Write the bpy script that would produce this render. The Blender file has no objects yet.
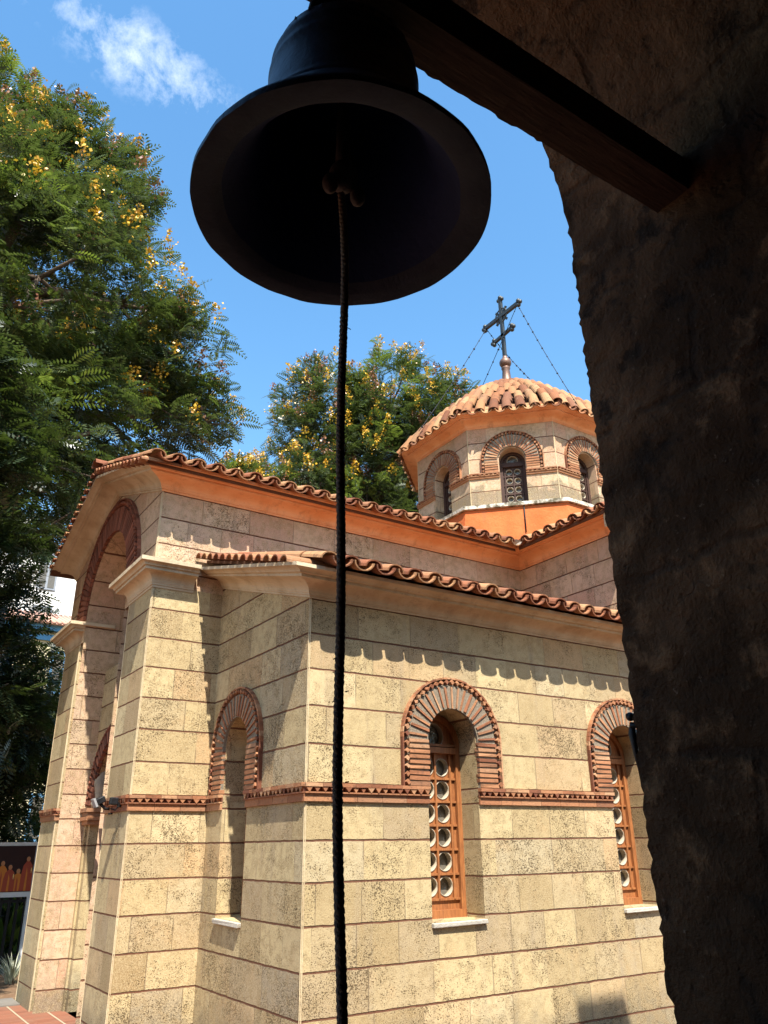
import bpy, math, random
import numpy as np
from mathutils import Vector, Matrix, noise
from mathutils.geometry import tessellate_polygon
PI = math.pi
random.seed(7)
S = bpy.context.scene
COL = S.collection
V = Vector
S.cycles.max_bounces = 8

# ------------------------------------------------------------------ camera
F, YAW, PIT, ROLL = 789.24, math.radians(33.636), math.radians(22.899), math.radians(-0.738)
EYE = V((0, 0, 1.6))
fw = V((math.sin(YAW)*math.cos(PIT), math.cos(YAW)*math.cos(PIT), math.sin(PIT)))
r0 = V((math.cos(YAW), -math.sin(YAW), 0)); u0 = r0.cross(fw)
rt = r0*math.cos(ROLL) + u0*math.sin(ROLL); up = -r0*math.sin(ROLL) + u0*math.cos(ROLL)
cd = bpy.data.cameras.new('camera'); cam = bpy.data.objects.new('camera', cd); COL.objects.link(cam)
cd.sensor_fit = 'VERTICAL'; cd.sensor_height = 36; cd.lens = F/1024*36
cd.clip_start = .05; cd.clip_end = 2000
M = Matrix((rt, up, -fw)).transposed().to_4x4(); M.translation = EYE
cam.matrix_world = M
S.camera = cam

# ------------------------------------------------------------------ light
SUND = V((.19, .62, -1.0)).normalized()          # direction the light travels
sd = bpy.data.lights.new('sun', 'SUN'); sd.energy = 5.0; sd.angle = math.radians(.5); sd.color = (1, .95, .86)
so = bpy.data.objects.new('sun', sd); COL.objects.link(so)
so.rotation_euler = SUND.to_track_quat('-Z', 'Y').to_euler(); so.location = (0, -5, 30)
el = math.asin(-SUND.z); az = math.atan2(-SUND.x, -SUND.y)
w = bpy.data.worlds.new('World'); S.world = w; w.use_nodes = True
nt = w.node_tree; N = nt.nodes; L = nt.links
for n in list(N): N.remove(n)
sky = N.new('ShaderNodeTexSky'); sky.sky_type = 'NISHITA'; sky.sun_disc = False
sky.sun_elevation = el; sky.sun_rotation = az; sky.altitude = 0; sky.air_density = 1.3; sky.dust_density = .8; sky.ozone_density = 1.6
hs = N.new('ShaderNodeHueSaturation'); hs.inputs['Saturation'].default_value = 1.25; hs.inputs['Value'].default_value = 1.26; hs.inputs['Hue'].default_value = .494
L.new(sky.outputs[0], hs.inputs['Color'])
bg = N.new('ShaderNodeBackground'); bg.inputs[1].default_value = .10
# one small wisp of cloud in the sky, placed by direction
tc = N.new('ShaderNodeTexCoord')
def ray(x, y): return (rt*((x-384)/F) + up*(-(y-512)/F) + fw).normalized()
def wn(t, **k):
    n = N.new(t)
    for a, b in k.items(): setattr(n, a, b)
    return n
def wmath(op, a, b=None, clamp=False):
    n = wn('ShaderNodeMath', operation=op, use_clamp=clamp)
    for i, q in enumerate((a, b)):
        if q is None: continue
        if isinstance(q, (int, float)): n.inputs[i].default_value = q
        else: L.new(q, n.inputs[i])
    return n.outputs[0]
c0 = ray(140, 58); c1 = (ray(205, 108) - ray(75, 22)).normalized(); c2 = c0.cross(c1).normalized()
def wdot(v):
    n = wn('ShaderNodeVectorMath', operation='DOT_PRODUCT'); L.new(tc.outputs['Generated'], n.inputs[0]); n.inputs[1].default_value = v
    return n.outputs['Value']
nz = wn('ShaderNodeTexNoise'); nz.inputs['Scale'].default_value = 17; nz.inputs['Detail'].default_value = 10; nz.inputs['Roughness'].default_value = .68
nz.inputs['Distortion'].default_value = .15
L.new(tc.outputs['Generated'], nz.inputs['Vector'])
a_ = wmath('DIVIDE', wdot(c1), .145); b_ = wmath('DIVIDE', wdot(c2), .050)
r2 = wmath('ADD', wmath('MULTIPLY', a_, a_), wmath('MULTIPLY', b_, b_))
front = wmath('GREATER_THAN', wdot(c0), .9)
m_ = wmath('SUBTRACT', 1.0, r2, True)
m_ = wmath('MULTIPLY', wmath('SUBTRACT', wmath('ADD', nz.outputs[0], wmath('MULTIPLY', m_, .22)), .60, True), wmath('MULTIPLY', m_, 2.3), True)
m_ = wmath('MULTIPLY', m_, front)
mx = wn('ShaderNodeMix', data_type='RGBA'); L.new(m_, mx.inputs[0]); L.new(hs.outputs[0], mx.inputs[6]); mx.inputs[7].default_value = (7.2, 7.5, 7.9, 1)
L.new(mx.outputs[2], bg.inputs[0])
wo = N.new('ShaderNodeOutputWorld'); L.new(bg.outputs[0], wo.inputs[0])
S.view_settings.view_transform = 'Standard'; S.view_settings.look = 'None'; S.view_settings.gamma = 1
S.view_settings.exposure = 1.28

# ------------------------------------------------------------------ materials
class NT:
    """small helper round a material's node tree"""
    def __init__(s, name, rough=.85, spec=.3):
        s.m = bpy.data.materials.new(name); s.m.use_nodes = True
        s.t = s.m.node_tree; s.N = s.t.nodes; s.L = s.t.links
        s.b = s.N['Principled BSDF']; s.b.inputs['Roughness'].default_value = rough
        s.b.inputs['Specular IOR Level'].default_value = spec
        s.geo = s.N.new('ShaderNodeNewGeometry'); s.pos = s.geo.outputs['Position']
    def put(s, sock, q):
        if isinstance(q, (int, float, tuple)): sock.default_value = q
        else: s.L.new(q, sock)
    def math(s, op, a, b=None, c=None, clamp=False):
        n = s.N.new('ShaderNodeMath'); n.operation = op; n.use_clamp = clamp
        for i, q in enumerate((a, b, c)):
            if q is not None: s.put(n.inputs[i], q)
        return n.outputs[0]
    def noise(s, scale, detail=4, rough=.6, vec=None, dist=0):
        n = s.N.new('ShaderNodeTexNoise'); n.inputs['Scale'].default_value = scale; n.inputs['Detail'].default_value = detail
        n.inputs['Roughness'].default_value = rough; n.inputs['Distortion'].default_value = dist
        s.L.new(vec or s.pos, n.inputs['Vector']); return n.outputs[0]
    def vscale(s, v):
        n = s.N.new('ShaderNodeVectorMath'); n.operation = 'MULTIPLY'; s.L.new(s.pos, n.inputs[0]); n.inputs[1].default_value = v
        return n.outputs[0]
    def ss(s, x, lo, hi):
        n = s.N.new('ShaderNodeMapRange'); n.interpolation_type = 'SMOOTHSTEP'
        s.put(n.inputs[0], x); n.inputs[1].default_value = lo; n.inputs[2].default_value = hi; return n.outputs[0]
    def mix(s, f, a, b, mode='MIX'):
        n = s.N.new('ShaderNodeMix'); n.data_type = 'RGBA'; n.blend_type = mode; n.clamp_factor = True
        s.put(n.inputs[0], f)
        for i, q in ((6, a), (7, b)):
            s.put(n.inputs[i], (*q, 1) if isinstance(q, tuple) and len(q) == 3 else q)
        return n.outputs[2]
    def ramp(s, x, stops):
        n = s.N.new('ShaderNodeValToRGB'); s.put(n.inputs[0], x); e = n.color_ramp.elements
        while len(e) < len(stops): e.new(.5)
        for i, (p, c) in enumerate(stops): e[i].position = p; e[i].color = (*c, 1)
        return n.outputs[0]
    def white(s, w, dims='1D', vec=None):
        n = s.N.new('ShaderNodeTexWhiteNoise'); n.noise_dimensions = dims
        if dims == '1D': s.put(n.inputs['W'], w)
        else: s.L.new(vec, n.inputs['Vector'])
        return n.outputs[0]
    def bump(s, h, dist=.01, strength=1.0):
        n = s.N.new('ShaderNodeBump'); n.inputs['Distance'].default_value = dist; n.inputs['Strength'].default_value = strength
        s.put(n.inputs['Height'], h); s.L.new(n.outputs[0], s.b.inputs['Normal'])
    def out(s, c): s.put(s.b.inputs['Base Color'], c if not isinstance(c, tuple) else (*c, 1)); return s.m

def stone(name, A=(.2055, .2865), B=(2.046, .2905), split=1.98, tones=None, diag=True, pit=1.0, FOOT=(-.10, .42)):
    t = NT(name, .92, .15)
    sp = t.N.new('ShaderNodeSeparateXYZ'); t.L.new(t.pos, sp.inputs[0]); x, y, z = sp.outputs
    up_ = t.math('GREATER_THAN', z, split)
    wob = t.math('MULTIPLY', t.math('SUBTRACT', t.noise(9, 3), .5), .012)
    zz = t.math('ADD', z, wob)
    za = t.math('DIVIDE', t.math('SUBTRACT', zz, A[0]), A[1])
    zb = t.math('ADD', t.math('DIVIDE', t.math('SUBTRACT', zz, B[0]), B[1]), 40)
    r = t.math('ADD', t.math('MULTIPLY', za, t.math('SUBTRACT', 1.0, up_)), t.math('MULTIPLY', zb, up_))
    row = t.math('FLOOR', r); fz = t.math('FRACT', r)
    rr = t.white(row)
    u = t.math('SUBTRACT', x, y)
    uu = t.math('ADD', t.math('MULTIPLY', u, t.math('ADD', 1.5, t.math('MULTIPLY', rr, 1.3))), t.math('MULTIPLY', rr, 37.0))
    col = t.math('FLOOR', uu); fu = t.math('FRACT', uu)
    cv = t.N.new('ShaderNodeCombineXYZ'); t.put(cv.inputs[0], row); t.put(cv.inputs[1], col)
    wn_ = t.white(0, '2D', cv.outputs[0])
    cv2 = t.N.new('ShaderNodeCombineXYZ'); t.put(cv2.inputs[0], t.math('ADD', row, 91.3)); t.put(cv2.inputs[1], col)
    wn2 = t.white(0, '2D', cv2.outputs[0])
    dz = t.math('MULTIPLY', t.math('MINIMUM', fz, t.math('SUBTRACT', 1.0, fz)), A[1])
    du = t.math('MULTIPLY', t.math('MINIMUM', fu, t.math('SUBTRACT', 1.0, fu)), .5)
    wid = t.math('MULTIPLY', t.math('SUBTRACT', t.noise(14, 3), .5), .008)
    jz = t.math('SUBTRACT', 1.0, t.ss(t.math('ADD', dz, wid), .0042, .0090), clamp=True)
    jv = t.math('MULTIPLY', t.math('SUBTRACT', 1.0, t.ss(t.math('ADD', du, wid), .0005, .005), clamp=True), t.ss(t.noise(3.1, 2), .34, .52))
    tones = tones or [(.0, (.25, .175, .085)), (.2, (.38, .285, .145)), (.42, (.46, .36, .19)), (.62, (.29, .215, .125)), (.8, (.41, .265, .13)), (.9, (.51, .41, .235)), (1, (.27, .215, .14))]
    base = t.ramp(wn_, tones)
    big = t.noise(1.6, 4)
    base = t.mix(t.math('MULTIPLY', t.ss(big, .45, .75), .5), base, (.42, .32, .175))
    warm = t.ss(t.noise(3.4, 5, .7), .52, .72)
    base = t.mix(t.math('MULTIPLY', warm, .45), base, (.40, .25, .115))
    # weathering: grey streaks and a dirtier foot
    st = t.ss(t.noise(1.0, 5, .65, t.vscale((5.5, 5.5, .7))), .52, .78)
    base = t.mix(t.math('MULTIPLY', st, .65), base, (.20, .155, .11))
    ft = t.ss(t.math('ADD', t.math('MULTIPLY', z, -1.1), t.noise(3.6, 6, .8)), FOOT[0], FOOT[1])
    base = t.mix(t.math('MULTIPLY', ft, .75), base, (.10, .09, .065))
    g1 = t.noise(125, 2, .7); g2 = t.noise(48, 3, .6); g3 = t.noise(14, 4, .65)
    base = t.mix(t.math('MULTIPLY', t.ss(g3, .42, .64), .75), base, t.mix(.6, base, (.24, .165, .075)))
    base = t.mix(t.math('MULTIPLY', t.ss(g1, .38, .7), .40), base, (.62, .51, .31))
    def spots(scale, amount):
        vn = t.N.new('ShaderNodeTexVoronoi'); vn.inputs['Scale'].default_value = scale; vn.inputs['Randomness'].default_value = 1
        nn_ = t.N.new('ShaderNodeTexNoise'); nn_.inputs['Scale'].default_value = scale*.9; t.L.new(t.pos, nn_.inputs['Vector'])
        vm = t.N.new('ShaderNodeVectorMath'); vm.operation = 'MULTIPLY_ADD'; t.L.new(nn_.outputs['Color'], vm.inputs[0])
        vm.inputs[1].default_value = (1.1/scale,)*3; t.L.new(t.pos, vm.inputs[2]); t.L.new(vm.outputs[0], vn.inputs['Vector'])
        sc_ = t.N.new('ShaderNodeSeparateColor'); t.L.new(vn.outputs['Color'], sc_.inputs[0])
        rad = t.math('MULTIPLY', t.math('SUBTRACT', sc_.outputs[0], t.math('SUBTRACT', 1.0, amount)), .75)
        return t.math('MULTIPLY', t.math('SUBTRACT', rad, vn.outputs['Distance']), 9.0, clamp=True)
    amt = t.math('ADD', t.math('MULTIPLY', t.math('MULTIPLY', wn2, wn2), .26*pit), t.math('MULTIPLY', t.ss(t.noise(3.5, 4), .35, .7), .42*pit))
    pits = t.math('MAXIMUM', spots(66, t.math('ADD', amt, .19)), spots(140, t.math('ADD', amt, .40)))
    base = t.mix(t.math('MULTIPLY', pits, .85), base, (.085, .058, .03))
    base = t.mix(t.math('MULTIPLY', jv, .75), base, (.26, .19, .115))
    base = t.mix(jz, base, t.mix(t.noise(20, 2), (.085, .04, .025), (.20, .09, .05)))
    h = t.math('ADD', t.math('MULTIPLY', g1, .22), t.math('MULTIPLY', g2, .15))
    h = t.math('SUBTRACT', h, t.math('ADD', t.math('MULTIPLY', jz, 1.6), t.math('ADD', t.math('MULTIPLY', jv, .4), t.math('MULTIPLY', pits, .5))))
    t.bump(h, .012)
    return t.out(base)

def plaster(name, c, c2, dirt=(.2, .15, .1), amt=.5, sc=1.0):
    t = NT(name, .9, .15)
    base = t.mix(t.ss(t.noise(3*sc, 5), .35, .7), c, c2)
    st = t.ss(t.noise(1.4*sc, 6, .7, t.vscale((5, 5, 1.1))), .5, .8)
    base = t.mix(t.math('MULTIPLY', st, amt), base, dirt)
    sp = t.ss(t.noise(26, 4, .7), .62, .74)
    base = t.mix(t.math('MULTIPLY', sp, amt), base, dirt)
    t.bump(t.math('ADD', t.noise(30, 5), t.math('MULTIPLY', t.noise(6, 3), 1.5)), .006)
    return t.out(base)

def clay(name, stops, rough=.85, soot=.35, sootc=(.10, .055, .035), sc=14):
    """fired clay: a tone for each brick or tile, with soot and lime blotches"""
    t = NT(name, rough, .2)
    base = t.ramp(t.geo.outputs['Random Per Island'], stops)
    base = t.mix(t.math('MULTIPLY', t.ss(t.noise(sc, 5, .7), .5, .75), soot), base, sootc)
    base = t.mix(t.math('MULTIPLY', t.ss(t.noise(sc*.7+3, 4, .7), .6, .8), .25), base, (.62, .47, .32))
    t.bump(t.noise(60, 4), .004)
    return t.out(base)

def plain(name, c, rough=.7, metal=0, spec=.4, var=.25, sc=12, bump=.002):
    t = NT(name, rough, spec); t.b.inputs['Metallic'].default_value = metal
    d = tuple(q*(1-var) for q in c)
    base = t.mix(t.noise(sc, 4), d, c)
    t.bump(t.noise(sc*5, 4), bump)
    return t.out(base)

m_stone = stone('coral_stone')
PINK_BOUNCE = [(.0, (.42, .245, .16)), (.3, (.50, .32, .21)), (.55, (.54, .37, .25)), (.78, (.45, .29, .20)), (.92, (.48, .265, .175)), (1, (.41, .29, .21))]  # pink includes light bounced off the roof tiles, put into the stone tones
m_stone_up = stone('coral_stone_nave', B=(3.62, .2855), split=1.98, tones=PINK_BOUNCE, pit=.9)
m_stone_drum = stone('coral_stone_drum', A=(6.40, .285), B=(6.97, .285), split=6.96, tones=PINK_BOUNCE, pit=.6, FOOT=(-6.96, -6.84))
m_arris = plaster('arris_mortar', (.52, .42, .26), (.42, .32, .19), amt=.5)
m_cream = plaster('cream_plaster', (.53, .43, .29), (.42, .32, .20), amt=.6)
m_peach = plaster('peach_bounce_plaster', (.76, .40, .21), (.68, .31, .14), dirt=(.30, .14, .07), amt=.65)  # orange light bounced from the tile roofs, mixed into the cream plaster colour
m_orange = plaster('orange_coating', (.44, .105, .030), (.50, .14, .045), dirt=(.25, .10, .05), amt=.6)
m_brick = clay('red_brick', [(0, (.14, .05, .028)), (.3, (.27, .11, .052)), (.6, (.35, .165, .08)), (.8, (.42, .24, .13)), (1, (.20, .085, .044))], soot=.75, sc=22)
m_brickdk = clay('dark_brick', [(0, (.12, .045, .028)), (.5, (.20, .075, .045)), (1, (.27, .10, .06))])
m_pebble = plain('pebbled_mortar', (.50, .41, .30), .95, 0, .1, .85, 75, .012)
m_tile = clay('roof_tile_clay', [(0, (.13, .05, .026)), (.25, (.23, .095, .042)), (.5, (.30, .145, .065)), (.75, (.33, .195, .095)), (1, (.17, .072, .04))], soot=.95, sc=9)
m_tiledk = clay('eave_tile_clay', [(0, (.16, .058, .03)), (.4, (.27, .10, .048)), (.75, (.37, .20, .095)), (1, (.20, .08, .042))], soot=.95, sc=12)
m_mortar = plain('roof_mortar', (.55, .47, .38), .95, 0, .1, .6, 8, .01)
m_dirt = plain('roof_bed', (.16, .08, .05), .95, 0, .1, .4, 8, .01)
m_sill = plain('white_sill_stone', (.58, .53, .44), .9, 0, .2, .6, 22, .006)
t = NT('varnished_wood', .55, .35)
g = t.noise(7, 5, .7, t.vscale((9, 9, 1.2)))
m_wood = t.out(t.mix(t.ss(g, .3, .7), (.20, .072, .025), (.36, .14, .045))); t.bump(g, .003)
m_wooddk = plain('dark_wood', (.07, .035, .025), .7, 0, .3, .4, 14)
m_rim = plain('cream_rim_paint', (.44, .37, .27), .6, 0, .3, .4, 20)
t = NT('bottle_glass', .12, .5); gn = t.noise(18, 3)
m_glass = t.out(t.mix(gn, (.06, .055, .045), (.16, .14, .11))); t.bump(gn, .01)
t = NT('black_bronze', .5, .5); t.b.inputs['Metallic'].default_value = .15
m_bell = t.out(t.mix(t.ss(t.noise(9, 5, .7), .4, .7), (.012, .026, .058), (.030, .052, .095))); t.bump(t.noise(22, 5, .7), .004)
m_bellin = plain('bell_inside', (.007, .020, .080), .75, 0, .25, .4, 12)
m_bellrim = plain('bell_lip', (.034, .044, .072), .8, .2, .3, .5, 25)
t = NT('old_beam_wood', .85, .2)
g = t.noise(5, 6, .7, t.vscale((1.2, 14, 14)))
m_beam = t.out(t.mix(t.ss(g, .3, .75), (.034, .021, .018), (.070, .042, .034))); t.bump(g, .012)
t = NT('weathered_masonry', .95, .12)
n1 = t.noise(1.5, 3, .6, dist=.4); n2 = t.noise(6, 6, .68); n3 = t.noise(40, 4, .65)
vr = t.N.new('ShaderNodeTexVoronoi'); vr.feature = 'DISTANCE_TO_EDGE'; vr.inputs['Scale'].default_value = 1.3
wv = t.N.new('ShaderNodeVectorMath'); wv.operation = 'ADD'; t.L.new(t.pos, wv.inputs[0])
nv = t.N.new('ShaderNodeTexNoise'); nv.inputs['Scale'].default_value = 3.0; nv.inputs['Detail'].default_value = 5; t.L.new(t.pos, nv.inputs['Vector'])
t.L.new(nv.outputs['Color'], wv.inputs[1]); t.L.new(wv.outputs[0], vr.inputs['Vector'])
cr_ = t.math('MULTIPLY', t.math('SUBTRACT', 1.0, t.ss(vr.outputs[0], .0, .022), clamp=True), t.ss(t.noise(2.2, 2), .55, .68))
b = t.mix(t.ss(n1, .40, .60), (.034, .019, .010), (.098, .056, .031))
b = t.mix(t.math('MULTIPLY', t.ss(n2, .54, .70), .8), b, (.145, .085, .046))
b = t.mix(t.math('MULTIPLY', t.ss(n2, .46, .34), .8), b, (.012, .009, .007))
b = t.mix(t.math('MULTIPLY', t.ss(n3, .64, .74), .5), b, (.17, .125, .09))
wq = t.N.new('ShaderNodeVectorMath'); wq.operation = 'MULTIPLY_ADD'; t.L.new(nv.outputs['Color'], wq.inputs[0]); wq.inputs[1].default_value = (.14,)*3; t.L.new(t.pos, wq.inputs[2])
sp = t.N.new('ShaderNodeSeparateXYZ'); t.L.new(wq.outputs[0], sp.inputs[0])
yy = t.math('FRACT', t.math('DIVIDE', sp.outputs[2], .47)); ww = t.math('FRACT', t.math('ADD', t.math('DIVIDE', sp.outputs[1], .62), t.math('MULTIPLY', t.math('FLOOR', t.math('DIVIDE', sp.outputs[2], .47)), .37)))
jj = t.math('MINIMUM', t.math('MULTIPLY', t.math('MINIMUM', yy, t.math('SUBTRACT', 1.0, yy)), .47), t.math('MULTIPLY', t.math('MINIMUM', ww, t.math('SUBTRACT', 1.0, ww)), .62))
jj = t.math('MULTIPLY', t.math('SUBTRACT', 1.0, t.ss(jj, .004, .020), clamp=True), t.ss(t.noise(4, 3), .40, .55))
cr_ = t.math('MAXIMUM', cr_, jj)
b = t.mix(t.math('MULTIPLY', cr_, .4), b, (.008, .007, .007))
t.bump(t.math('SUBTRACT', t.math('ADD', t.math('ADD', n1, t.math('MULTIPLY', n2, .8)), t.math('ADD', t.math('MULTIPLY', n3, .22), t.math('MULTIPLY', t.noise(95, 3, .7), .12))), t.math('MULTIPLY', cr_, .12)), .05)
m_dark = t.out(b)
m_rope = plain('hemp_rope', (.24, .18, .14), .95, 0, .1, .5, 60, .006)
m_iron = plain('black_iron', (.02, .02, .022), .5, .5, .4, .4, 20)
m_patina = plain('cross_patina', (.085, .09, .085), .45, .6, .5, .55, 18, .004)
m_copper = plain('ball_copper', (.22, .13, .095), .5, .5, .5, .4, 12)
m_bark = plain('tree_bark', (.17, .125, .09), .95, 0, .1, .5, 5, .03)

def leafmat(name, stops, tr=.35):
    t = NT(name, .36, .5)
    c = t.ramp(t.geo.outputs['Random Per Island'], stops)
    t.out(c)
    tl = t.N.new('ShaderNodeBsdfTranslucent'); c2 = t.mix(.4, c, (.16, .24, .02)); t.L.new(c2, tl.inputs[0])
    ms = t.N.new('ShaderNodeMixShader'); ms.inputs[0].default_value = tr
    t.L.new(t.b.outputs[0], ms.inputs[1]); t.L.new(tl.outputs[0], ms.inputs[2])
    t.L.new(ms.outputs[0], t.N['Material Output'].inputs[0]); return t.m
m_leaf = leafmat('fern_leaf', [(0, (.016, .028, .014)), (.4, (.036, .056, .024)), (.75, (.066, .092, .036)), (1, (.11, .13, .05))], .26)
m_leaf2 = leafmat('fresh_leaf', [(0, (.07, .11, .022)), (.5, (.115, .16, .028)), (1, (.17, .20, .04))], .4)
m_flower = leafmat('yellow_flower', [(0, (.50, .22, .02)), (.5, (.62, .36, .02)), (1, (.66, .45, .04))], .2)
m_pod = leafmat('russet_pod', [(0, (.16, .06, .035)), (.5, (.24, .09, .05)), (1, (.30, .15, .06))], .2)
m_strap = leafmat('strap_leaf', [(0, (.05, .10, .02)), (.5, (.13, .20, .03)), (1, (.26, .32, .06))], .3)
m_pale = leafmat('pale_grass', [(0, (.25, .26, .18)), (1, (.42, .42, .30))], .2)
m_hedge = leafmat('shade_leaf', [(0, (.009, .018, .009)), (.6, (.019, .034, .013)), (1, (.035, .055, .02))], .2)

# ------------------------------------------------------------------ mesh building
class MB:
    def __init__(s): s.v = []; s.f = []; s.m = []; s.sm = []
    def add(s, vs, fs, mi=0, smooth=False):
        o = len(s.v); s.v += [V(q) for q in vs]
        for f in fs: s.f.append([o+i for i in f]); s.m.append(mi); s.sm.append(smooth)
    def box(s, a, b, mi=0):
        x0, y0, z0 = a; x1, y1, z1 = b
        s.add([(x0,y0,z0),(x1,y0,z0),(x1,y1,z0),(x0,y1,z0),(x0,y0,z1),(x1,y0,z1),(x1,y1,z1),(x0,y1,z1)],
              [(3,2,1,0),(4,5,6,7),(0,1,5,4),(1,2,6,5),(2,3,7,6),(3,0,4,7)], mi)
    def obox(s, c, ax, dims, mi=0, j=0):
        """box centred on c, ax = three unit axes, dims = full sizes"""
        ax = [V(q) for q in ax]; vs = []
        for k in (-.5, .5):
            for q in ((-.5,-.5),(.5,-.5),(.5,.5),(-.5,.5)):
                p = V(c) + ax[0]*q[0]*dims[0] + ax[1]*q[1]*dims[1] + ax[2]*k*dims[2]
                if j: p += V((random.uniform(-j,j), random.uniform(-j,j), random.uniform(-j,j)))
                vs.append(p)
        fs = [(3,2,1,0),(4,5,6,7),(0,1,5,4),(1,2,6,5),(2,3,7,6),(3,0,4,7)]
        if ax[0].cross(ax[1]).dot(ax[2]) < 0: fs = [f[::-1] for f in fs]
        s.add(vs, fs, mi)
    def tube(s, pts, r, n=8, mi=0, cap=True):
        pts = [V(p) for p in pts]; rs = r if isinstance(r, (list, tuple)) else [r]*len(pts)
        vs = []; prev = None
        for i, p in enumerate(pts):
            d = (pts[min(i+1, len(pts)-1)] - pts[max(i-1, 0)]).normalized()
            if prev is None:
                a = V((0,0,1)) if abs(d.z) < .9 else V((1,0,0)); e1 = d.cross(a).normalized()
            else: e1 = (prev - d*prev.dot(d)).normalized()
            prev = e1; e2 = d.cross(e1)
            for k in range(n):
                t_ = 2*PI*k/n; vs.append(p + (e1*math.cos(t_) + e2*math.sin(t_))*rs[i])
        fs = [(i*n+k, i*n+(k+1)%n, (i+1)*n+(k+1)%n, (i+1)*n+k) for i in range(len(pts)-1) for k in range(n)]
        if cap: fs += [tuple(range(n))[::-1], tuple((len(pts)-1)*n+k for k in range(n))]
        s.add(vs, fs, mi, True)
    def ball(s, c, r, n=10, mi=0, sz=1.0):
        pts = [V(c)+V((0,0,-r*sz*math.cos(PI*i/n))) for i in range(n+1)]
        vs = []; k2 = n*2
        for i in range(n+1):
            rr = max(r*math.sin(PI*i/n), 1e-4)
            for k in range(k2): vs.append(pts[i] + V((rr*math.cos(2*PI*k/k2), rr*math.sin(2*PI*k/k2), 0)))
        s.add(vs, [(i*k2+k, i*k2+(k+1)%k2, (i+1)*k2+(k+1)%k2, (i+1)*k2+k) for i in range(n) for k in range(k2)], mi, True)
    def lathe(s, prof, c, n=48, mi=0, flip=False):
        vs = [V(c)+V((r*math.cos(2*PI*k/n), r*math.sin(2*PI*k/n), z)) for r, z in prof for k in range(n)]
        fs = [(i*n+k, i*n+(k+1)%n, (i+1)*n+(k+1)%n, (i+1)*n+k) for i in range(len(prof)-1) for k in range(n)]
        s.add(vs, [f[::-1] for f in fs] if flip else fs, mi, True)
    def sweep(s, rings, mi=0, smooth=False, caps=True):
        """rings: lists of points, one list per station"""
        n = len(rings[0]); vs = [p for r in rings for p in r]
        fs = [(i*n+k, i*n+k+1, (i+1)*n+k+1, (i+1)*n+k) for i in range(len(rings)-1) for k in range(n-1)]
        if caps: fs += [tuple(range(n)), tuple((len(rings)-1)*n+k for k in range(n))[::-1]]
        s.add(vs, fs, mi, smooth)
    def build(s, name, mats, parent=None, base=None, bevel=0):
        me = bpy.data.meshes.new(name)
        b = base if base is not None else (ORIG.get(parent.name, V((0,0,0))) if parent else V((0,0,0)))
        b = V(b)
        me.from_pydata([tuple(q-b) for q in s.v], [], s.f)
        mats = mats if isinstance(mats, (list, tuple)) else [mats]
        for q in mats: me.materials.append(q)
        me.polygons.foreach_set('material_index', s.m); me.polygons.foreach_set('use_smooth', s.sm)
        me.update()
        o = bpy.data.objects.new(name, me); COL.objects.link(o)
        if parent: o.parent = parent; ORIG[o.name] = b
        else: o.location = b; ORIG[o.name] = b
        if bevel:
            md = o.modifiers.new('bevel', 'BEVEL'); md.width = bevel; md.segments = 2; md.limit_method = 'ANGLE'
        return o
ORIG = {}
def tag(o, label=None, cat=None, group=None, kind=None):
    if label: o['label'] = label
    if cat: o['category'] = cat
    if group: o['group'] = group
    if kind: o['kind'] = kind
    return o
def thing(name, loc, label, cat, group=None):
    o = bpy.data.objects.new(name, None); COL.objects.link(o); o.location = loc; o.empty_display_size = .2
    ORIG[o.name] = V(loc); return tag(o, label, cat, group)

# ------------------------------------------------------------------ church
X0, X1, XT = 2.24, 2.98, 7.25          # facade, aisle west face, transept west face
YS, YN, YM = 5.6, 7.55, 9.35           # aisle south face, nave south face, nave axis
YB = 2*YM - YN
church = thing('church', (6.0, 9.35, 0), 'small tan stone church with red tile roofs and an octagonal domed tower', 'church')

def arch_loop(c, z0, zs, r, n=18):
    """outline of an arch-topped opening in (u, z), counter-clockwise"""
    return [(c-r, z0), (c+r, z0)] + [(c+r*math.cos(PI*i/n), zs+r*math.sin(PI*i/n)) for i in range(n+1)]
def wall(mb, o, U, Nn, outer, holes=(), depth=.28, mi=0, mir=0):
    """flat wall face with openings and their reveals; P = o + u U + z Z, Nn points outwards"""
    o = V(o); U = V(U); Nn = V(Nn); Z = V((0,0,1))
    P = lambda q, d=0: o + U*q[0] + Z*q[1] - Nn*d
    loops = [[V((q[0], q[1], 0)) for q in l] for l in (outer, *holes)]
    tris = tessellate_polygon(loops)
    flat = [q for l in (outer, *holes) for q in l]
    fs = []
    for t_ in tris:
        a, b_, c_ = (P(flat[i]) for i in t_)
        fs.append(t_ if (b_-a).cross(c_-a).dot(Nn) > 0 else t_[::-1])
    mb.add([P(q) for q in flat], fs, mi)
    for h in holes:
        n = len(h)
        mb.add([P(q) for q in h] + [P(q, depth) for q in h], [(i, (i+1) % n, n+(i+1) % n, n+i) for i in range(n)], mir)
def arris(mb, x, y, z0, z1, mi):
    mb.obox((x, y, (z0+z1)/2), ((.7071,.7071,0),(-.7071,.7071,0),(0,0,1)), (.019, .019, z1-z0), mi)

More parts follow.
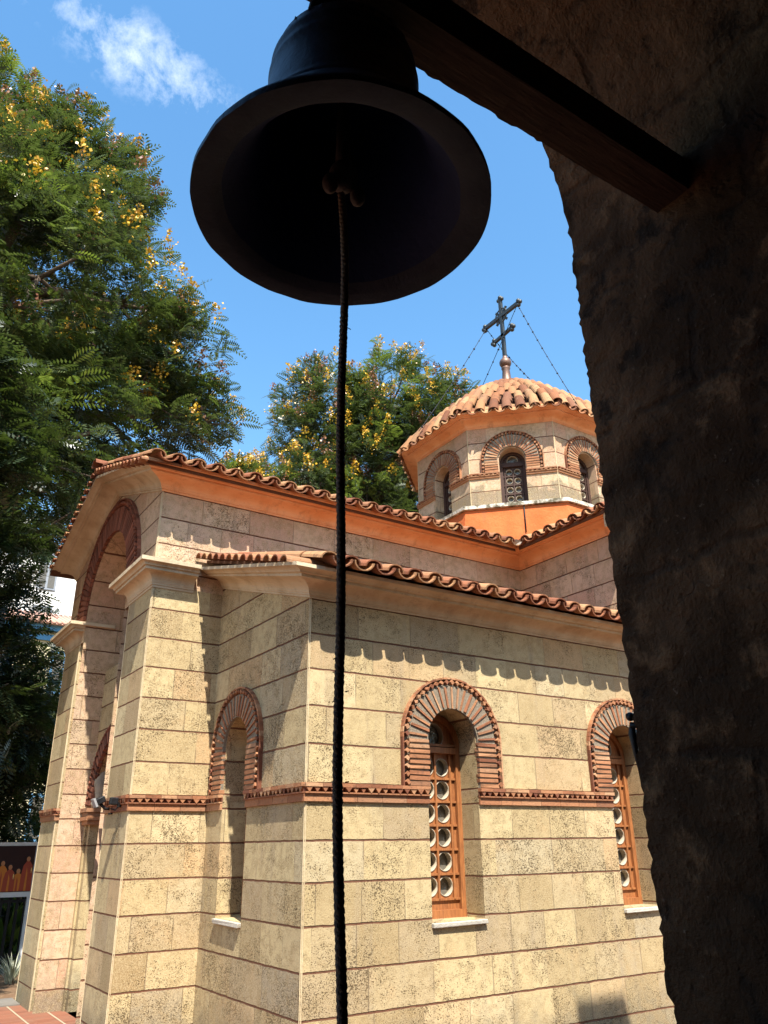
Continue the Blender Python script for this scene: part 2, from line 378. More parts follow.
def brick_arch(o, U, Nn, c, zs, ri, ro, zb, name='brick_arch', nf=19, parent=church, legs=True, dk=False, rn=None):
    """radial brick surround with a toothed outer ring, and stacked brick legs down to zb"""
    o = V(o); U = V(U); Nn = V(Nn); Z = V((0,0,1)); mb = MB()
    P = lambda u, z, d: o + U*u + Z*z + Nn*d
    # pebbled mortar bed
    n = 28; rin, rout = ri+.004, ro-.02
    a = [(math.cos(PI*i/n), math.sin(PI*i/n)) for i in range(n+1)]
    pr = [(c+q[0]*rin, zs+q[1]*rin) for q in a]; po = [(c+q[0]*rout, zs+q[1]*rout) for q in a]
    if legs: pr = [(c+rin, zb)]+pr+[(c-rin, zb)]; po = [(c+rout, zb)]+po+[(c-rout, zb)]
    k = len(pr)
    mb.add([P(*q, .008) for q in pr]+[P(*q, .008) for q in po], [(i, i+1, k+i+1, k+i) for i in range(k-1)], 1)
    if not dk:                                             # pebbled joints nearly flush with the fan of bricks
        rm_ = ri+(ro-ri)*.74
        pm = [(c+q[0]*rm_, zs+q[1]*rm_) for q in a]
        if legs: pm = [(c+rm_, zb)]+pm+[(c-rm_, zb)]
        mb.sweep([[P(*i_, .0), P(*i_, .028), P(*o_, .028), P(*o_, .0)] for i_, o_ in zip(pr, pm)], 1)
    d0, d1 = (ri+.006, ri + (ro-ri)*.74)
    th = .30*(ri*PI/nf + (ro-ri)*.25)
    for i in range(nf):                                    # fan of thin bricks
        t_ = PI*(i+.5)/nf; e = U*math.cos(t_)+Z*math.sin(t_); s_ = -U*math.sin(t_)+Z*math.cos(t_)
        m = (d0+d1)/2 + random.uniform(-.006, .006)
        mb.obox(o+U*c+Z*zs+e*m+Nn*.014, (e, s_, Nn), (d1-d0-random.uniform(0, .018), random.uniform(.014, .022) if not dk else .05, .05), 0, .003)
    zz = ro-.006                                           # thin outer band
    m = 2*nf
    for i in range(m):
        t_ = PI*(i+.5)/m; e = U*math.cos(t_)+Z*math.sin(t_); s_ = -U*math.sin(t_)+Z*math.cos(t_)
        mb.obox(o+U*c+Z*zs+e*zz+Nn*.014, (e, s_, Nn), (.015, PI*ro/m*.97, .045), 0, .002)
    nt_ = max(8, int(PI*ro/.062)); rm = ri+(ro-ri)*.85     # teeth
    def tooth(p, e, s_):
        q = .7071
        mb.obox(p+Nn*.024, (e*q+s_*q, s_*q-e*q, Nn), (.030, .030, .05), 0, .004)
    for i in range(nt_):
        t_ = PI*(i+.5)/nt_; e = U*math.cos(t_)+Z*math.sin(t_); s_ = -U*math.sin(t_)+Z*math.cos(t_)
        tooth(o+U*c+Z*zs+e*rm, e, s_)
    if legs:
        h = zs-zb; nb = max(3, int(round(h/.042)))
        for sd_ in (-1, 1):
            for i in range(nb):
                z = zb+(i+.5)*h/nb
                mb.obox(P(c+sd_*((d0+d1)/2+random.uniform(-.004,.004)), z, .014), (U, Z, Nn), (d1-d0+.01, h/nb*random.uniform(.58, .74), .05), 0, .003)
            mb.obox(P(c+sd_*zz, zb+h/2, .014), (U, Z, Nn), (.015, h, .045), 0)
            for i in range(max(2, int(h/.062))):
                tooth(P(c+sd_*rm, zb+.03+i*.062, 0), U, Z)
    return mb.build(name, [m_brickdk if dk else m_brick, m_brickdk if dk else m_pebble, m_sill], parent)

def band(mb, p0, p1, Nn, z0=1.913, z1=2.046):
    """brick string course: flat bricks below, a row of teeth, thin bricks above"""
    p0 = V((*p0, 0)); p1 = V((*p1, 0)); Nn = V(Nn); d = (p1-p0); L_ = d.length; U = d/L_; Z = V((0,0,1))
    h = z1-z0
    n = max(1, round(L_/.24))
    for i in range(n):
        mb.obox(p0+U*((i+.5)*L_/n)+Z*(z0+h*.225)+Nn*.006, (U, Z, Nn), (L_/n*.985, h*.43, .03), 0, .001)
    n = max(1, round(L_/.14))
    for i in range(n):
        mb.obox(p0+U*((i+.5)*L_/n)+Z*(z1-h*.10)+Nn*.012, (U, Z, Nn), (L_/n*.98, h*.2, .066), 0, .0015)
    mb.obox(p0+U*(L_/2)+Z*(z0+h*.48)+Nn*.012, (U, Z, Nn), (L_, h*.08, .05), 0)
    mb.obox(p0+U*(L_/2)+Z*(z0+h*.66)+Nn*.004, (U, Z, Nn), (L_, h*.28, .01), 1)
    n = max(1, round(L_/.068)); q = .7071                    # bricks set at 45 degrees, corner outwards
    for i in range(n):
        p = p0+U*((i+.5)*L_/n)+Nn*.004
        zt, zb_ = z1-h*.2, z0+h*.50+random.uniform(-.003, .003)
        s_ = .031+random.uniform(-.003, .003); k_ = .036+random.uniform(-.004, .004)
        mb.add([p-U*s_+Z*zt, p+U*s_+Z*zt, p+Z*zb_, p-U*s_+Z*zt+Nn*k_, p+U*s_+Z*zt+Nn*k_, p+Z*zb_+Nn*k_],
               [(3,4,5)[::-1], (0,3,5,2), (1,2,5,4), (0,1,4,3)], 0)

def window(o, U, Nn, c, z0, zs, r, depth, rows, cols, dia, pitch_u, pitch_z, zfirst, wood, name='window', fan=True, sill=True, parent=church, zt=None):
    """arched joinery: border, transom, glazing bars and round bottle-glass lights"""
    o = V(o)-V(Nn)*depth; U = V(U); Nn = V(Nn); Z = V((0,0,1)); mb = MB()
    P = lambda u, z, d=0: o+U*u+Z*z+Nn*d
    outer = arch_loop(c, z0, zs, r+.004)
    holes = []; cs = []
    for i in range(rows):
        for k in range(cols):
            cs.append((c+(k-(cols-1)/2)*pitch_u, zfirst+i*pitch_z, dia/2))
    if fan: cs.append((c, zs+r*.30, r*.42))
    cs = [q for q in cs]
    for (u, z, rr) in cs: holes.append([(u+rr*math.cos(2*PI*k/20), z+rr*math.sin(2*PI*k/20)) for k in range(20)])
    tw = .06
    wall(mb, P(0, 0, .0), U, Nn, outer, holes, tw, 0, 1)
    # border, following the arch
    bw, bd = .048, .035
    n = 18; a = [(math.cos(PI*i/n), math.sin(PI*i/n)) for i in range(n+1)]
    path_o = [(c+r+.003, z0)]+[(c+(r+.003)*q[0], zs+(r+.003)*q[1]) for q in a]+[(c-r-.003, z0)]
    ri = r-bw
    path_i = [(c+ri, z0)]+[(c+ri*q[0], zs+ri*q[1]) for q in a]+[(c-ri, z0)]
    mb.sweep([[P(*i_, .0), P(*i_, bd), P(*o_, bd)] for i_, o_ in zip(path_i, path_o)], 0, caps=False)
    mb.obox(P(c, z0+.03, bd/2), (U, Z, Nn), (2*r, .06, bd+.01), 0)
    ztr = zt or (zfirst+(rows-.5)*pitch_z+.03)
    for (z, hh, dd) in ((ztr, .05, .05), (ztr+.045, .022, .03)):
        mb.obox(P(c, z, dd/2), (U, Z, Nn), (2*ri+.01, hh, dd), 0)
    for k in range(cols+1):
        u = c+(k-cols/2)*pitch_u
        mb.obox(P(u, (zfirst-pitch_z*.5+ztr)/2, .011), (U, Z, Nn), (.018, ztr-zfirst+pitch_z*.5, .022), 0)
    for i in range(rows):
        mb.obox(P(c, zfirst+(i-.5)*pitch_z, .009), (U, Z, Nn), (2*ri, .018, .017), 0)
    for (u, z, rr) in cs:                                   # pale rims round each light
        rings = []
        for k in range(21):
            t_ = 2*PI*k/20; e = U*math.cos(t_)+Z*math.sin(t_); q = P(u, z)
            rings.append([q+e*(rr-.003)-Nn*tw*.9, q+e*(rr-.004)+Nn*.005, q+e*(rr+.003)+Nn*.005, q+e*(rr+.004)-Nn*.002])
        mb.sweep(rings, 1, True, False)
    w_ = mb.build(name, [wood, m_rim], parent)
    g_ = MB()                                               # one sheet of thick old glass behind the round lights
    wall(g_, P(0, 0, -tw+.006), U, Nn, arch_loop(c, z0+.01, zs, r-.01))
    g_.build('pane', m_glass, w_)
    if sill:
        sb = MB(); sb.obox(P(c, z0-.022, depth/2+.018), (U, Z, Nn), (2*r+.01, .036, depth+.03), 0, .005)
        sb.build('sill', m_sill, w_, bevel=.006)
    return w_

# aisle: south and west faces
W1, W2, WR, WZ0, WZS = 4.400, 6.612, .268, 1.04, 2.43
NC = 6.925
mb = MB()
XE = 9.6
wall(mb, (0, YS, 0), (1,0,0), (0,-1,0), [(X1,-.1),(XE,-.1),(XE,3.56),(X1,3.56)], [arch_loop(W1, WZ0, WZS, WR), arch_loop(W2, WZ0, WZS, WR)], .29)
wall(mb, (X1, 0, 0), (0,1,0), (-1,0,0), [(YS,-.1),(YN,-.1),(YN,4.12),(YS,3.52)], [arch_loop(NC, WZ0, WZS, WR)], .29)
arris(mb, X1+.0085, YS+.0085, 0, 3.5, 1)
mb.build('aisle_wall', [m_stone, m_arris], church)
bm_ = MB()
for a, b_ in ((X1-.02, W1-WR), (W1+WR, W2-WR), (W2+WR, XE)): band(bm_, (a, YS), (b_, YS), (0,-1,0))
for a, b_ in ((YN, NC+WR), (NC-WR, YS-.02)): band(bm_, (X1, a), (X1, b_), (-1,0,0))
bm_.build('brick_band', [m_brick, m_brickdk], church)
for c_ in (W1, W2):
    brick_arch((0, YS, 0), (1,0,0), (0,-1,0), c_, WZS, WR, .54, 2.046)
    window((0, YS, 0), (1,0,0), (0,-1,0), c_, WZ0, WZS-.01, WR, .27, 6, 2, .150, .162, .1915, 1.275, m_wood, zt=2.375)
brick_arch((X1, 0, 0), (0,1,0), (-1,0,0), NC, WZS, WR, .54, 2.046)
window((X1, 0, 0), (0,1,0), (-1,0,0), NC, WZ0, WZS-.01, WR, .27, 6, 2, .150, .162, .1915, 1.275, m_wood, zt=2.375)

def cornice(mb, path, prof, side, mi=0, smooth=False, rise=None, after=None):
    """profile (out, z) swept along a plan path with mitred corners; side = +1 when outwards lies right of travel"""
    rings = []
    P_ = [V((*p, 0)) for p in path]
    for i, p in enumerate(P_):
        ns = []
        for a, b_ in ((i-1, i), (i, i+1)):
            if b_ == len(P_) and after is not None:
                d = (V((*after, 0))-P_[a]).normalized(); ns.append(V((d.y, -d.x, 0))*side)
            if a >= 0 and b_ < len(P_):
                d = (P_[b_]-P_[a]).normalized(); ns.append(V((d.y, -d.x, 0))*side)
        n = ns[0] if len(ns) == 1 else (ns[0]+ns[1])/(1+ns[0].dot(ns[1]))
        rings.append([p+n*a+V((0,0,z+(rise[i] if rise else 0))) for a, z in prof])
    mb.sweep(rings, mi, smooth)
def prof(z, out, h):
    pts = [(.0, 0), (.04, 0), (.04, .10), (.08, .10), (.08, .17)]
    for i in range(7):
        t_ = i/6*PI/2
        pts.append((.10+.46*(1-math.cos(t_)), .19+.38*math.sin(t_)))
    pts += [(.66, .575), (.66, .70), (.76, .705), (.78, .76), (.83, .81), (.90, .835), (1.0, .84), (1.0, 1.0), (.0, 1.0)]
    return [(a*out, z+b_*h) for a, b_ in pts]
mb = MB(); cornice(mb, [(XE, YS), (X1, YS), (X1, YN-.004)], prof(3.5, .28, .19), -1, rise=(0, 0, .60))
mb.build('aisle_cornice', m_cream, church)

# nave, facade gable and transept
ZN = 5.05; ZG = 5.67
mb = MB()
wall(mb, (0, YN, 0), (1,0,0), (0,-1,0), [(X0,-.1),(XT,-.1),(XT,ZN+.06),(X0,ZN+.06)])
RI = .87; SPR = 4.28
gab = [(YN,4.0),(YM-RI,4.0)]+[(YM-RI*math.cos(PI*i/24), SPR+RI*math.sin(PI*i/24)) for i in range(25)]+[(YM+RI,4.0),(YB,4.0),(YB,ZN+.02),(YM,ZG+.02),(YN,ZN+.02)]
wall(mb, (X0, 0, 0), (0,1,0), (-1,0,0), gab)
wall(mb, (0, YB, 0), (-1,0,0), (0,1,0), [(-XT,-.1),(-X0,-.1),(-X0,ZN),(-XT,ZN)])
arris(mb, X0+.0085, YN+.0085, 4.25, ZN, 1)
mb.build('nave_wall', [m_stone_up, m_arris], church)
mb = MB()
YT = 5.75; TW = 3.6
wall(mb, (XT, 0, 0), (0,1,0), (-1,0,0), [(YT,3.4),(YN,3.4),(YN,ZN+.06),(YT,ZN+.06)])
wall(mb, (0, YT, 0), (1,0,0), (0,-1,0), [(XT,3.4),(XT+TW,3.4),(XT+TW,ZN),(XT+TW/2,ZG),(XT,ZN)])
wall(mb, (XT+TW, 0, 0), (0,-1,0), (1,0,0), [(-YN,-.1),(-YT,-.1),(-YT,ZN),(-YN,ZN)])
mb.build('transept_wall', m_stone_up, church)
mb = MB()
pn = prof(ZN, .31, .20)
cornice(mb, [(XT, YT), (XT, YN), (X0, YN)], pn, -1, after=(X0, YB))
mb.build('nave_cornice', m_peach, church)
mb = MB()
rings = []
for (y, z, sy) in ((YN, ZN, -1), (YM, ZG, 0), (YB, ZN, 1)):
    rings.append([V((X0-a, y+sy*a*(1 if sy < 0 else .6), z+(b_-ZN))) for a, b_ in pn])
mb.sweep(rings, 0)
mb.build('gable_cornice', m_cream, church)
mb = MB(); rings = [[V((x, YT-a, z+(b_-ZN))) for a, b_ in pn] for x, z in ((XT-.31, ZN-.03), (XT+TW/2, ZG), (XT+TW+.31, ZN-.03))]
mb.sweep(rings, 0); mb.build('transept_gable_cornice', m_cream, church)
# porch: soffit vault, back wall, inner screen with a brick arch and door
mb = MB()
n = 24
arc = [(YM-RI*math.cos(PI*i/n), SPR+RI*math.sin(PI*i/n)) for i in range(n+1)]
arc = [(YM-RI, 0)]+arc+[(YM+RI, 0)]
mb.sweep([[V((x, y, z)) for y, z in arc] for x in (X0+.002, 3.5)], 0, caps=False)
wall(mb, (3.5, 0, 0), (0,1,0), (-1,0,0), [(YM-RI,0),(YM+RI,0)]+[(YM+RI*math.cos(PI*i/n), SPR+RI*math.sin(PI*i/n)) for i in range(n+1)])
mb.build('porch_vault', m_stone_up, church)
mb = MB()
wall(mb, (2.56, 0, 0), (0,1,0), (-1,0,0), [(YM-RI-.2,0),(YM+RI+.2,0),(YM+RI+.2,3.6),(YM-RI-.2,3.6)], [arch_loop(YM, .0, 2.06, .72)], .2)
mb.box((2.56, YM-RI, 3.6), (2.78, YM+RI, 3.66))
mb.build('porch_screen', m_stone, church)
brick_arch((2.56, 0, 0), (0,1,0), (-1,0,0), YM, 2.06, .70, .90, 2.0, 'portal_arch', 30, legs=False, dk=True)
mb = MB()
mb.box((2.80, YM-.62, 0), (2.86, YM+.62, 2.1)); mb.box((2.80, YM-.62, 2.1), (2.84, YM+.62, 2.75))
for k in range(4):
    for j in range(3): mb.box((2.775, YM-.55+k*.28, .15+j*.65), (2.80, YM-.55+k*.28+.22, .15+j*.65+.52))
dr = mb.build('door', m_wooddk, church)
hb = MB(); hb.ball((2.76, YM+.06, 1.05), .03); hb.build('handle', m_iron, dr)
brick_arch((X0, 0, 0), (0,1,0), (-1,0,0), YM, SPR, RI, 1.27, SPR, 'porch_arch', 46, legs=False, dk=True)

# buttress piers of the porch
def pier(y0, y1, nm='pier'):
    mb = MB(); zt = 4.03
    wall(mb, (X0, 0, 0), (0,1,0), (-1,0,0), [(y0,-.1),(y1,-.1),(y1,zt),(y0,zt)])
    if y0 < 9:
        wall(mb, (0, y1, 0), (-1,0,0), (0,1,0), [(-2.56,-.1),(-X0,-.1),(-X0,zt),(-2.56,zt)])
        wall(mb, (0, YN-.003, 0), (1,0,0), (0,-1,0), [(X0,-.1),(X1,-.1),(X1,zt),(X0,zt)])
    else:
        wall(mb, (0, y0, 0), (1,0,0), (0,-1,0), [(X0,-.1),(2.56,-.1),(2.56,zt),(X0,zt)])
        wall(mb, (0, y1, 0), (-1,0,0), (0,1,0), [(-2.56,-.1),(-X0,-.1),(-X0,zt),(-2.56,zt)])
    arris(mb, X0+.0085, y0+.0065, 0, zt, 1); arris(mb, X0+.0085, y1-.0085, 0, zt, 1)
    p = mb.build(nm, [m_stone, m_arris], church)
    cb = MB(); pc = prof(4.0, .19, .25)
    if y0 < 9: path = [(2.66, YN-.004), (X0, YN-.004), (X0, y1), (2.6, y1)]
    else: path = [(2.6, y0), (X0, y0), (X0, y1), (2.6, y1)]
    cornice(cb, path, pc, -1)
    tp = [V((*q, 4.246)) for q in ((path[0][0], path[0][1]-.185), (X0-.185, path[1][1]-.185), (X0-.185, path[2][1]+.185), (path[3][0], path[3][1]+.185))]
    cb.add(tp, [(0,1,2,3)], 1)
    cb.build('cap', [m_cream, m_sill], p)
    bb = MB()
    if y0 < 9: band(bb, (X0-.02, YN-.003), (X1-.03, YN-.003), (0,-1,0))
    band(bb, (X0, y1), (X0, y0-.02), (-1,0,0))
    if y0 > 9: band(bb, (X0-.02, y0), (X0+.10, y0), (0,-1,0))
    bb.build('brick_band', [m_brick, m_brickdk], p)
pier(YN, 8.32); pier(10.38, 11.15)
# slim inner jamb with a brick impost beside the far pier
mb = MB(); mb.box((2.535, YM+RI-.06, 0), (2.558, YM+RI+.155, 1.86)); jb = mb.build('jamb', m_stone, church)
ib = MB()
for i, (o_, z) in enumerate(((.02, 1.86), (.045, 1.905), (.03, 1.95), (.055, 1.995))):
    ib.box((2.52-o_, YM+RI-.23-o_, z), (2.72, YM+RI+.155, z+.042), 0)
ib.build('brick_impost', m_brick, jb)

# ------------------------------------------------------------------ tiles
def tile(mb, p, d, s_, nn, ln, r0=.086, r1=.070, inv=False, seg=8, th=.013, mi=0):
    """one barrel tile: p = middle of the lower end, d up the slope, s_ sideways, nn off the roof"""
    sg = -1 if inv else 1
    vs = []
    for (q, rr) in ((0, r0), (ln, r1)):
        for off in (0, -th):
            for k in range(seg+1):
                a = PI*k/seg
                vs.append(p + d*q + s_*math.cos(a)*(rr+off) + nn*sg*math.sin(a)*(rr+off)*.78)
    n = seg+1
    fs = [(k, 2*n+k, 2*n+k+1, k+1) for k in range(seg)] + [(n+k, n+k+1, 3*n+k+1, 3*n+k) for k in range(seg)]
    fs += [(k, k+1, n+k+1, n+k) for k in range(seg)]
    if inv: fs = [f[::-1] for f in fs]
    mb.add(vs, fs, mi, False)
def field(mb, o, side, slope, ncol, wcol, length, z_slope, row=.36, start=lambda u: 0., end=None, jit=.008, nrow=None, pans=True):
    """covers and pans over a sloping roof; side = unit along the eave, slope = plan unit uphill"""
    o = V(o); side = V(side); slope = V(slope)
    d = (slope + V((0,0,z_slope))).normalized(); nn = side.cross(d).normalized()
    if nn.z < 0: nn = -nn
    for c in range(ncol):
        u = (c+.5)*wcol
        a = start(u); e = (end(u) if end else length)
        k = math.sqrt(1+z_slope**2)
        Ltot = (e-a)*k
        if Ltot < .12: continue
        n = max(1, math.ceil(Ltot/row))
        if nrow: n = min(n, nrow)
        for r in range(n):
            base = o+side*(u+random.uniform(-jit, jit))+d*(a*k+r*row-.035*(r == 0)+random.uniform(-jit, jit))
            ln = min(row+.06, Ltot-r*row+.05)
            tile(mb, base+nn*(.032+.012*random.random()), (d+side*random.uniform(-.02, .02)+nn*.03).normalized(), side, nn, ln)
            if pans: tile(mb, base+side*wcol/2+nn*.072-d*(.022 if r == 0 else .02), d, side, nn, ln+(.06 if r == 0 else 0), .098, .085, True, 8)
def slab(mb, pts, th=.04, mi=0):
    pts = [V(p) for p in pts]; n = len(pts)
    lo = [p-V((0,0,th)) for p in pts]
    mb.add(pts+lo, [tuple(range(n)), tuple(range(n, 2*n))[::-1]]+[(i, n+i, n+(i+1) % n, (i+1) % n) for i in range(n)], mi)

SL = .30
EX, EY, EZ = X1-.30, YS-.335, 3.695
mb = MB()
rise = (YN-EY)
slab(mb, [(EX+.10,EY+.07,EZ),(XE+.2,EY+.07,EZ),(XE+.2,YN,EZ+rise*SL),(EX+.10,YN,EZ+rise*SL)], .03, mi=1)
field(mb, (EX+.16, EY, EZ), (1,0,0), (0,1,0), 32, .213, rise, SL)
n = 13
for i in range(n):                                         # verge tiles on the raking west end
    f_ = (i+.6)/n
    tile(mb, V((EX-.03, EY+.10+(rise-.12)*f_, EZ-.005+rise*SL*f_)), V((1,0,.04)).normalized(), V((0,1,SL)).normalized(), V((0,-SL,1)).normalized(), .45, .074, .064)
mb.build('aisle_roof', [m_tiledk, m_dirt], church)

# nave and transept roofs, with a valley between them
mb = MB()
NX, NY, NZ, NS = X0-.33, YN-.36, 5.225, .345
rise = YM-NY; TXe = XT-.33
slab(mb, [(NX+.06,NY+.07,NZ),(TXe,NY+.07,NZ),(TXe+rise,YM,NZ+rise*NS),(NX+.03,YM,NZ+rise*NS)], mi=1)
slab(mb, [(NX+.03,YM,NZ+rise*NS),(XT+1,YM,NZ+rise*NS),(XT+1,2*YM-NY,NZ),(NX+.03,2*YM-NY,NZ)], mi=1)
field(mb, (NX+.02, NY, NZ), (1,0,0), (0,1,0), 33, .213, rise, NS, start=lambda u: max(0, u-(TXe-NX)+.10), row=.38)
field(mb, (XT, 2*YM-NY, NZ), (-1,0,0), (0,-1,0), 25, .213, rise, NS, row=.4, pans=False)
# verge tiles along the facade gable, noses out
for sg in (-1, 1):
    d_ = V((0, -sg, NS)).normalized(); ln_ = math.hypot(rise, rise*NS)
    n = int(ln_/.15)
    for i in range(n):
        q_ = (i+.5)*(ln_/n)
        if sg > 0 and q_ < .15: continue
        p = V((NX-.02, YM+sg*rise, NZ-.095))+d_*q_
        tile(mb, p+V((0,0,.035)), V((1,0,.05)).normalized(), V((0,1,0)), d_.cross(V((1,0,0))).normalized()*(1 if d_.cross(V((1,0,0))).z > 0 else -1), .42, .062, .055)
for i in range(14): tile(mb, V((NX-.03+i*.37, YM, NZ+rise*NS+.04)), V((1,0,.02)).normalized(), V((0,1,0)), V((0,0,1)), .42, .11, .095)
mb.build('nave_roof', [m_tiledk, m_dirt], church)
mb = MB()
TYs = YT-.33
slab(mb, [(TXe,TYs,NZ),(XT+TW/2,TYs,NZ+(XT+TW/2-TXe)*NS),(XT+TW/2,YM,NZ+(XT+TW/2-TXe)*NS),(TXe+rise,YM,NZ+rise*NS),(TXe,NY,NZ)], mi=1)
slab(mb, [(XT+TW/2,TYs,NZ+(XT+TW/2-TXe)*NS),(2*XT+TW-TXe,TYs,NZ),(2*XT+TW-TXe,YM,NZ),(XT+TW/2,YM,NZ+(XT+TW/2-TXe)*NS)], mi=1)
tr_ = XT+TW/2-TXe
field(mb, (TXe, TYs, NZ), (0,1,0), (1,0,0), 18, .213, tr_, NS, start=lambda u: max(0, u-(NY-TYs)+.10), row=.38)
field(mb, (2*XT+TW-TXe, TYs, NZ), (0,1,0), (-1,0,0), 18, .213, tr_, NS, row=.4, pans=False)
for i in range(7): tile(mb, V((XT+TW/2, TYs+i*.37, NZ+tr_*NS+.04)), V((0,1,.02)).normalized(), V((1,0,0)), V((0,0,1)), .42, .11, .095)
# lime mortar along the valley
vd = V((1,1,NS))
for i in range(16):
    p = V((TXe+.0, NY+.0, NZ+.05))+vd*(i*.10); q = random.uniform(.04, .075)
    mb.obox(p, (vd.normalized(), V((1,-1,0)).normalized(), V((-NS,-NS,2)).normalized()), (.16, q*2, .07), 2, .02)
mb.build('transept_roof', [m_tiledk, m_dirt, m_mortar], church)

# ------------------------------------------------------------------ octagonal tower over the crossing
CX, CY = 9.05, YM
T8 = math.tan(PI/8)
def octp(rin, z): return [V((CX+rin/math.cos(PI/8)*math.cos(PI/8+k*PI/4), CY+rin/math.cos(PI/8)*math.sin(PI/8+k*PI/4), z)) for k in range(8)]
def octrings(mb, prof_, mi=0, smooth=False):
    rings = [octp(r, z) for r, z in prof_]
    vs = [p for r in rings for p in r]
    mb.add(vs, [(i*8+k, i*8+(k+1) % 8, (i+1)*8+(k+1) % 8, (i+1)*8+k) for i in range(len(rings)-1) for k in range(8)], mi, smooth)
    mb.add(rings[-1], [tuple(range(8))], mi)
RD, ZD0, ZD1 = 1.65, 6.37, 7.80
mb = MB(); octrings(mb, [(1.98, 5.45), (1.90, 5.9), (1.84, 6.30)]); pl_ = mb.build('tower_plinth', m_orange, church)
mb = MB(); octrings(mb, [(1.80, 6.301), (1.885, 6.31), (1.885, 6.365), (1.6, 6.372)])
t = NT('mossy_ledge', .95, .1)
b = t.mix(t.ss(t.noise(6, 6, .75), .42, .6), (.62, .57, .47), (.12, .105, .07)); t.bump(t.noise(30, 4), .006); m_ledge = t.out(b)
mb.build('ledge', m_ledge, pl_)
drum = MB(); ws = []
sp_ = V((0,0,0))
hw = RD*T8
DR, DZ0, DZS = .205, 6.46, 7.20
for k in range(8):
    ph = k*PI/4; Nn = V((math.cos(ph), math.sin(ph), 0)); U = V((-Nn.y, Nn.x, 0)); o = V((CX, CY, 0))+Nn*RD
    wall(drum, o, U, Nn, [(-hw, ZD0-.05), (hw, ZD0-.05), (hw, ZD1+.04), (-hw, ZD1+.04)], [arch_loop(0, DZ0, DZS, DR)], .22)
    q = o+U*hw
    drum.obox((q.x-Nn.x*.003, q.y-Nn.y*.003, (ZD0+ZD1)/2), (Nn, U, (0,0,1)), (.014, .014, ZD1-ZD0), 1)
dr_ = drum.build('tower_wall', [m_stone_drum, m_arris], church)
for k in (3, 4, 5, 6):
    ph = k*PI/4; Nn = V((math.cos(ph), math.sin(ph), 0)); U = V((-Nn.y, Nn.x, 0)); o = V((CX, CY, 0))+Nn*RD
    brick_arch(o, U, Nn, 0, DZS, DR+.015, .495, 6.99, 'tower_brick_arch', 21)
    window(o, U, Nn, 0, DZ0, DZS, DR, .2, 4, 2, .098, .13, .155, 6.60, m_wooddk, 'tower_window', sill=False, zt=7.17)
    e0 = o-U*hw; e1 = o+U*hw; a0 = o-U*DR; a1 = o+U*DR
    for q0, q1 in ((e1, a1), (a0, e0)):
        bb = MB(); band(bb, (q0.x, q0.y), (q1.x, q1.y), Nn, 6.905, 6.99)
        bb.build('tower_brick_band', [m_brick, m_brickdk], church)
mb = MB(); octrings(mb, [(RD+a, z) for a, z in prof(ZD1, .27, .18)[:-1]]+[(1.0, ZD1+.19)])
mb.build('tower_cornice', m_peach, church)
# dome: curved octagonal roof of barrel tiles
ctrl = [(1.87, 7.975), (1.70, 8.20), (1.43, 8.48), (1.11, 8.77), (.78, 9.04), (.45, 9.28), (.10, 9.46)]
def domep(t_):
    t_ = max(0, min(t_, .9999))*(len(ctrl)-1); i = int(t_); f_ = t_-i
    return (ctrl[i][0]*(1-f_)+ctrl[i+1][0]*f_, ctrl[i][1]*(1-f_)+ctrl[i+1][1]*f_)
mb = MB(); octrings(mb, [(r-.05, z-.03) for r, z in ctrl], 1)
NR = 8
for k in range(8):
    ph = k*PI/4; Nn = V((math.cos(ph), math.sin(ph), 0)); U = V((-Nn.y, Nn.x, 0))
    for r in range(NR):
        ra, za = domep(r/NR); rb, zb = domep((r+1)/NR)
        d = (V((0,0,zb-za))-Nn*(ra-rb)); ln = d.length; d.normalize(); nn = d.cross(U); nn = nn if nn.z > 0 else -nn
        n = max(1, round(2*ra*T8/.215)); wc = 2*ra*T8/n
        for c in range(n):
            u = -ra*T8+(c+.5)*wc
            tap = (rb/ra-1)*u
            dd = (d*ln+U*tap).normalized()
            p = V((CX, CY, za))+Nn*ra+U*(u+random.uniform(-.008, .008))+d*random.uniform(-.015, .015)-d*(.05 if r == 0 else 0)
            tile(mb, p+nn*(.03+.012*random.random()), (dd+nn*.17+U*random.uniform(-.04,.04)).normalized(), U, nn, ln*1.12+(.05 if r == 0 else 0), min(.086, wc*.41), min(.068, wc*.32))
            if r == 0: tile(mb, p+U*wc/2+nn*.085-d*.05, dd, U, nn, ln, .09, .075, True, 6)
    # hip row
    e = (V((math.cos(ph+PI/8), math.sin(ph+PI/8), 0)))
    for r in range(NR):
        ra, za = domep(r/NR); rb, zb = domep((r+1)/NR)
        a = V((CX, CY, za))+e*ra/math.cos(PI/8); b_ = V((CX, CY, zb))+e*rb/math.cos(PI/8); d = b_-a; ln = d.length; d.normalize()
        s_ = V((-e.y, e.x, 0)); nn = d.cross(s_); nn = nn if nn.z > 0 else -nn
        tile(mb, a+nn*.045, (d+nn*.05).normalized(), s_, nn, ln*1.2, .085, .07)
mb.build('dome', [m_tile, m_dirt], church)

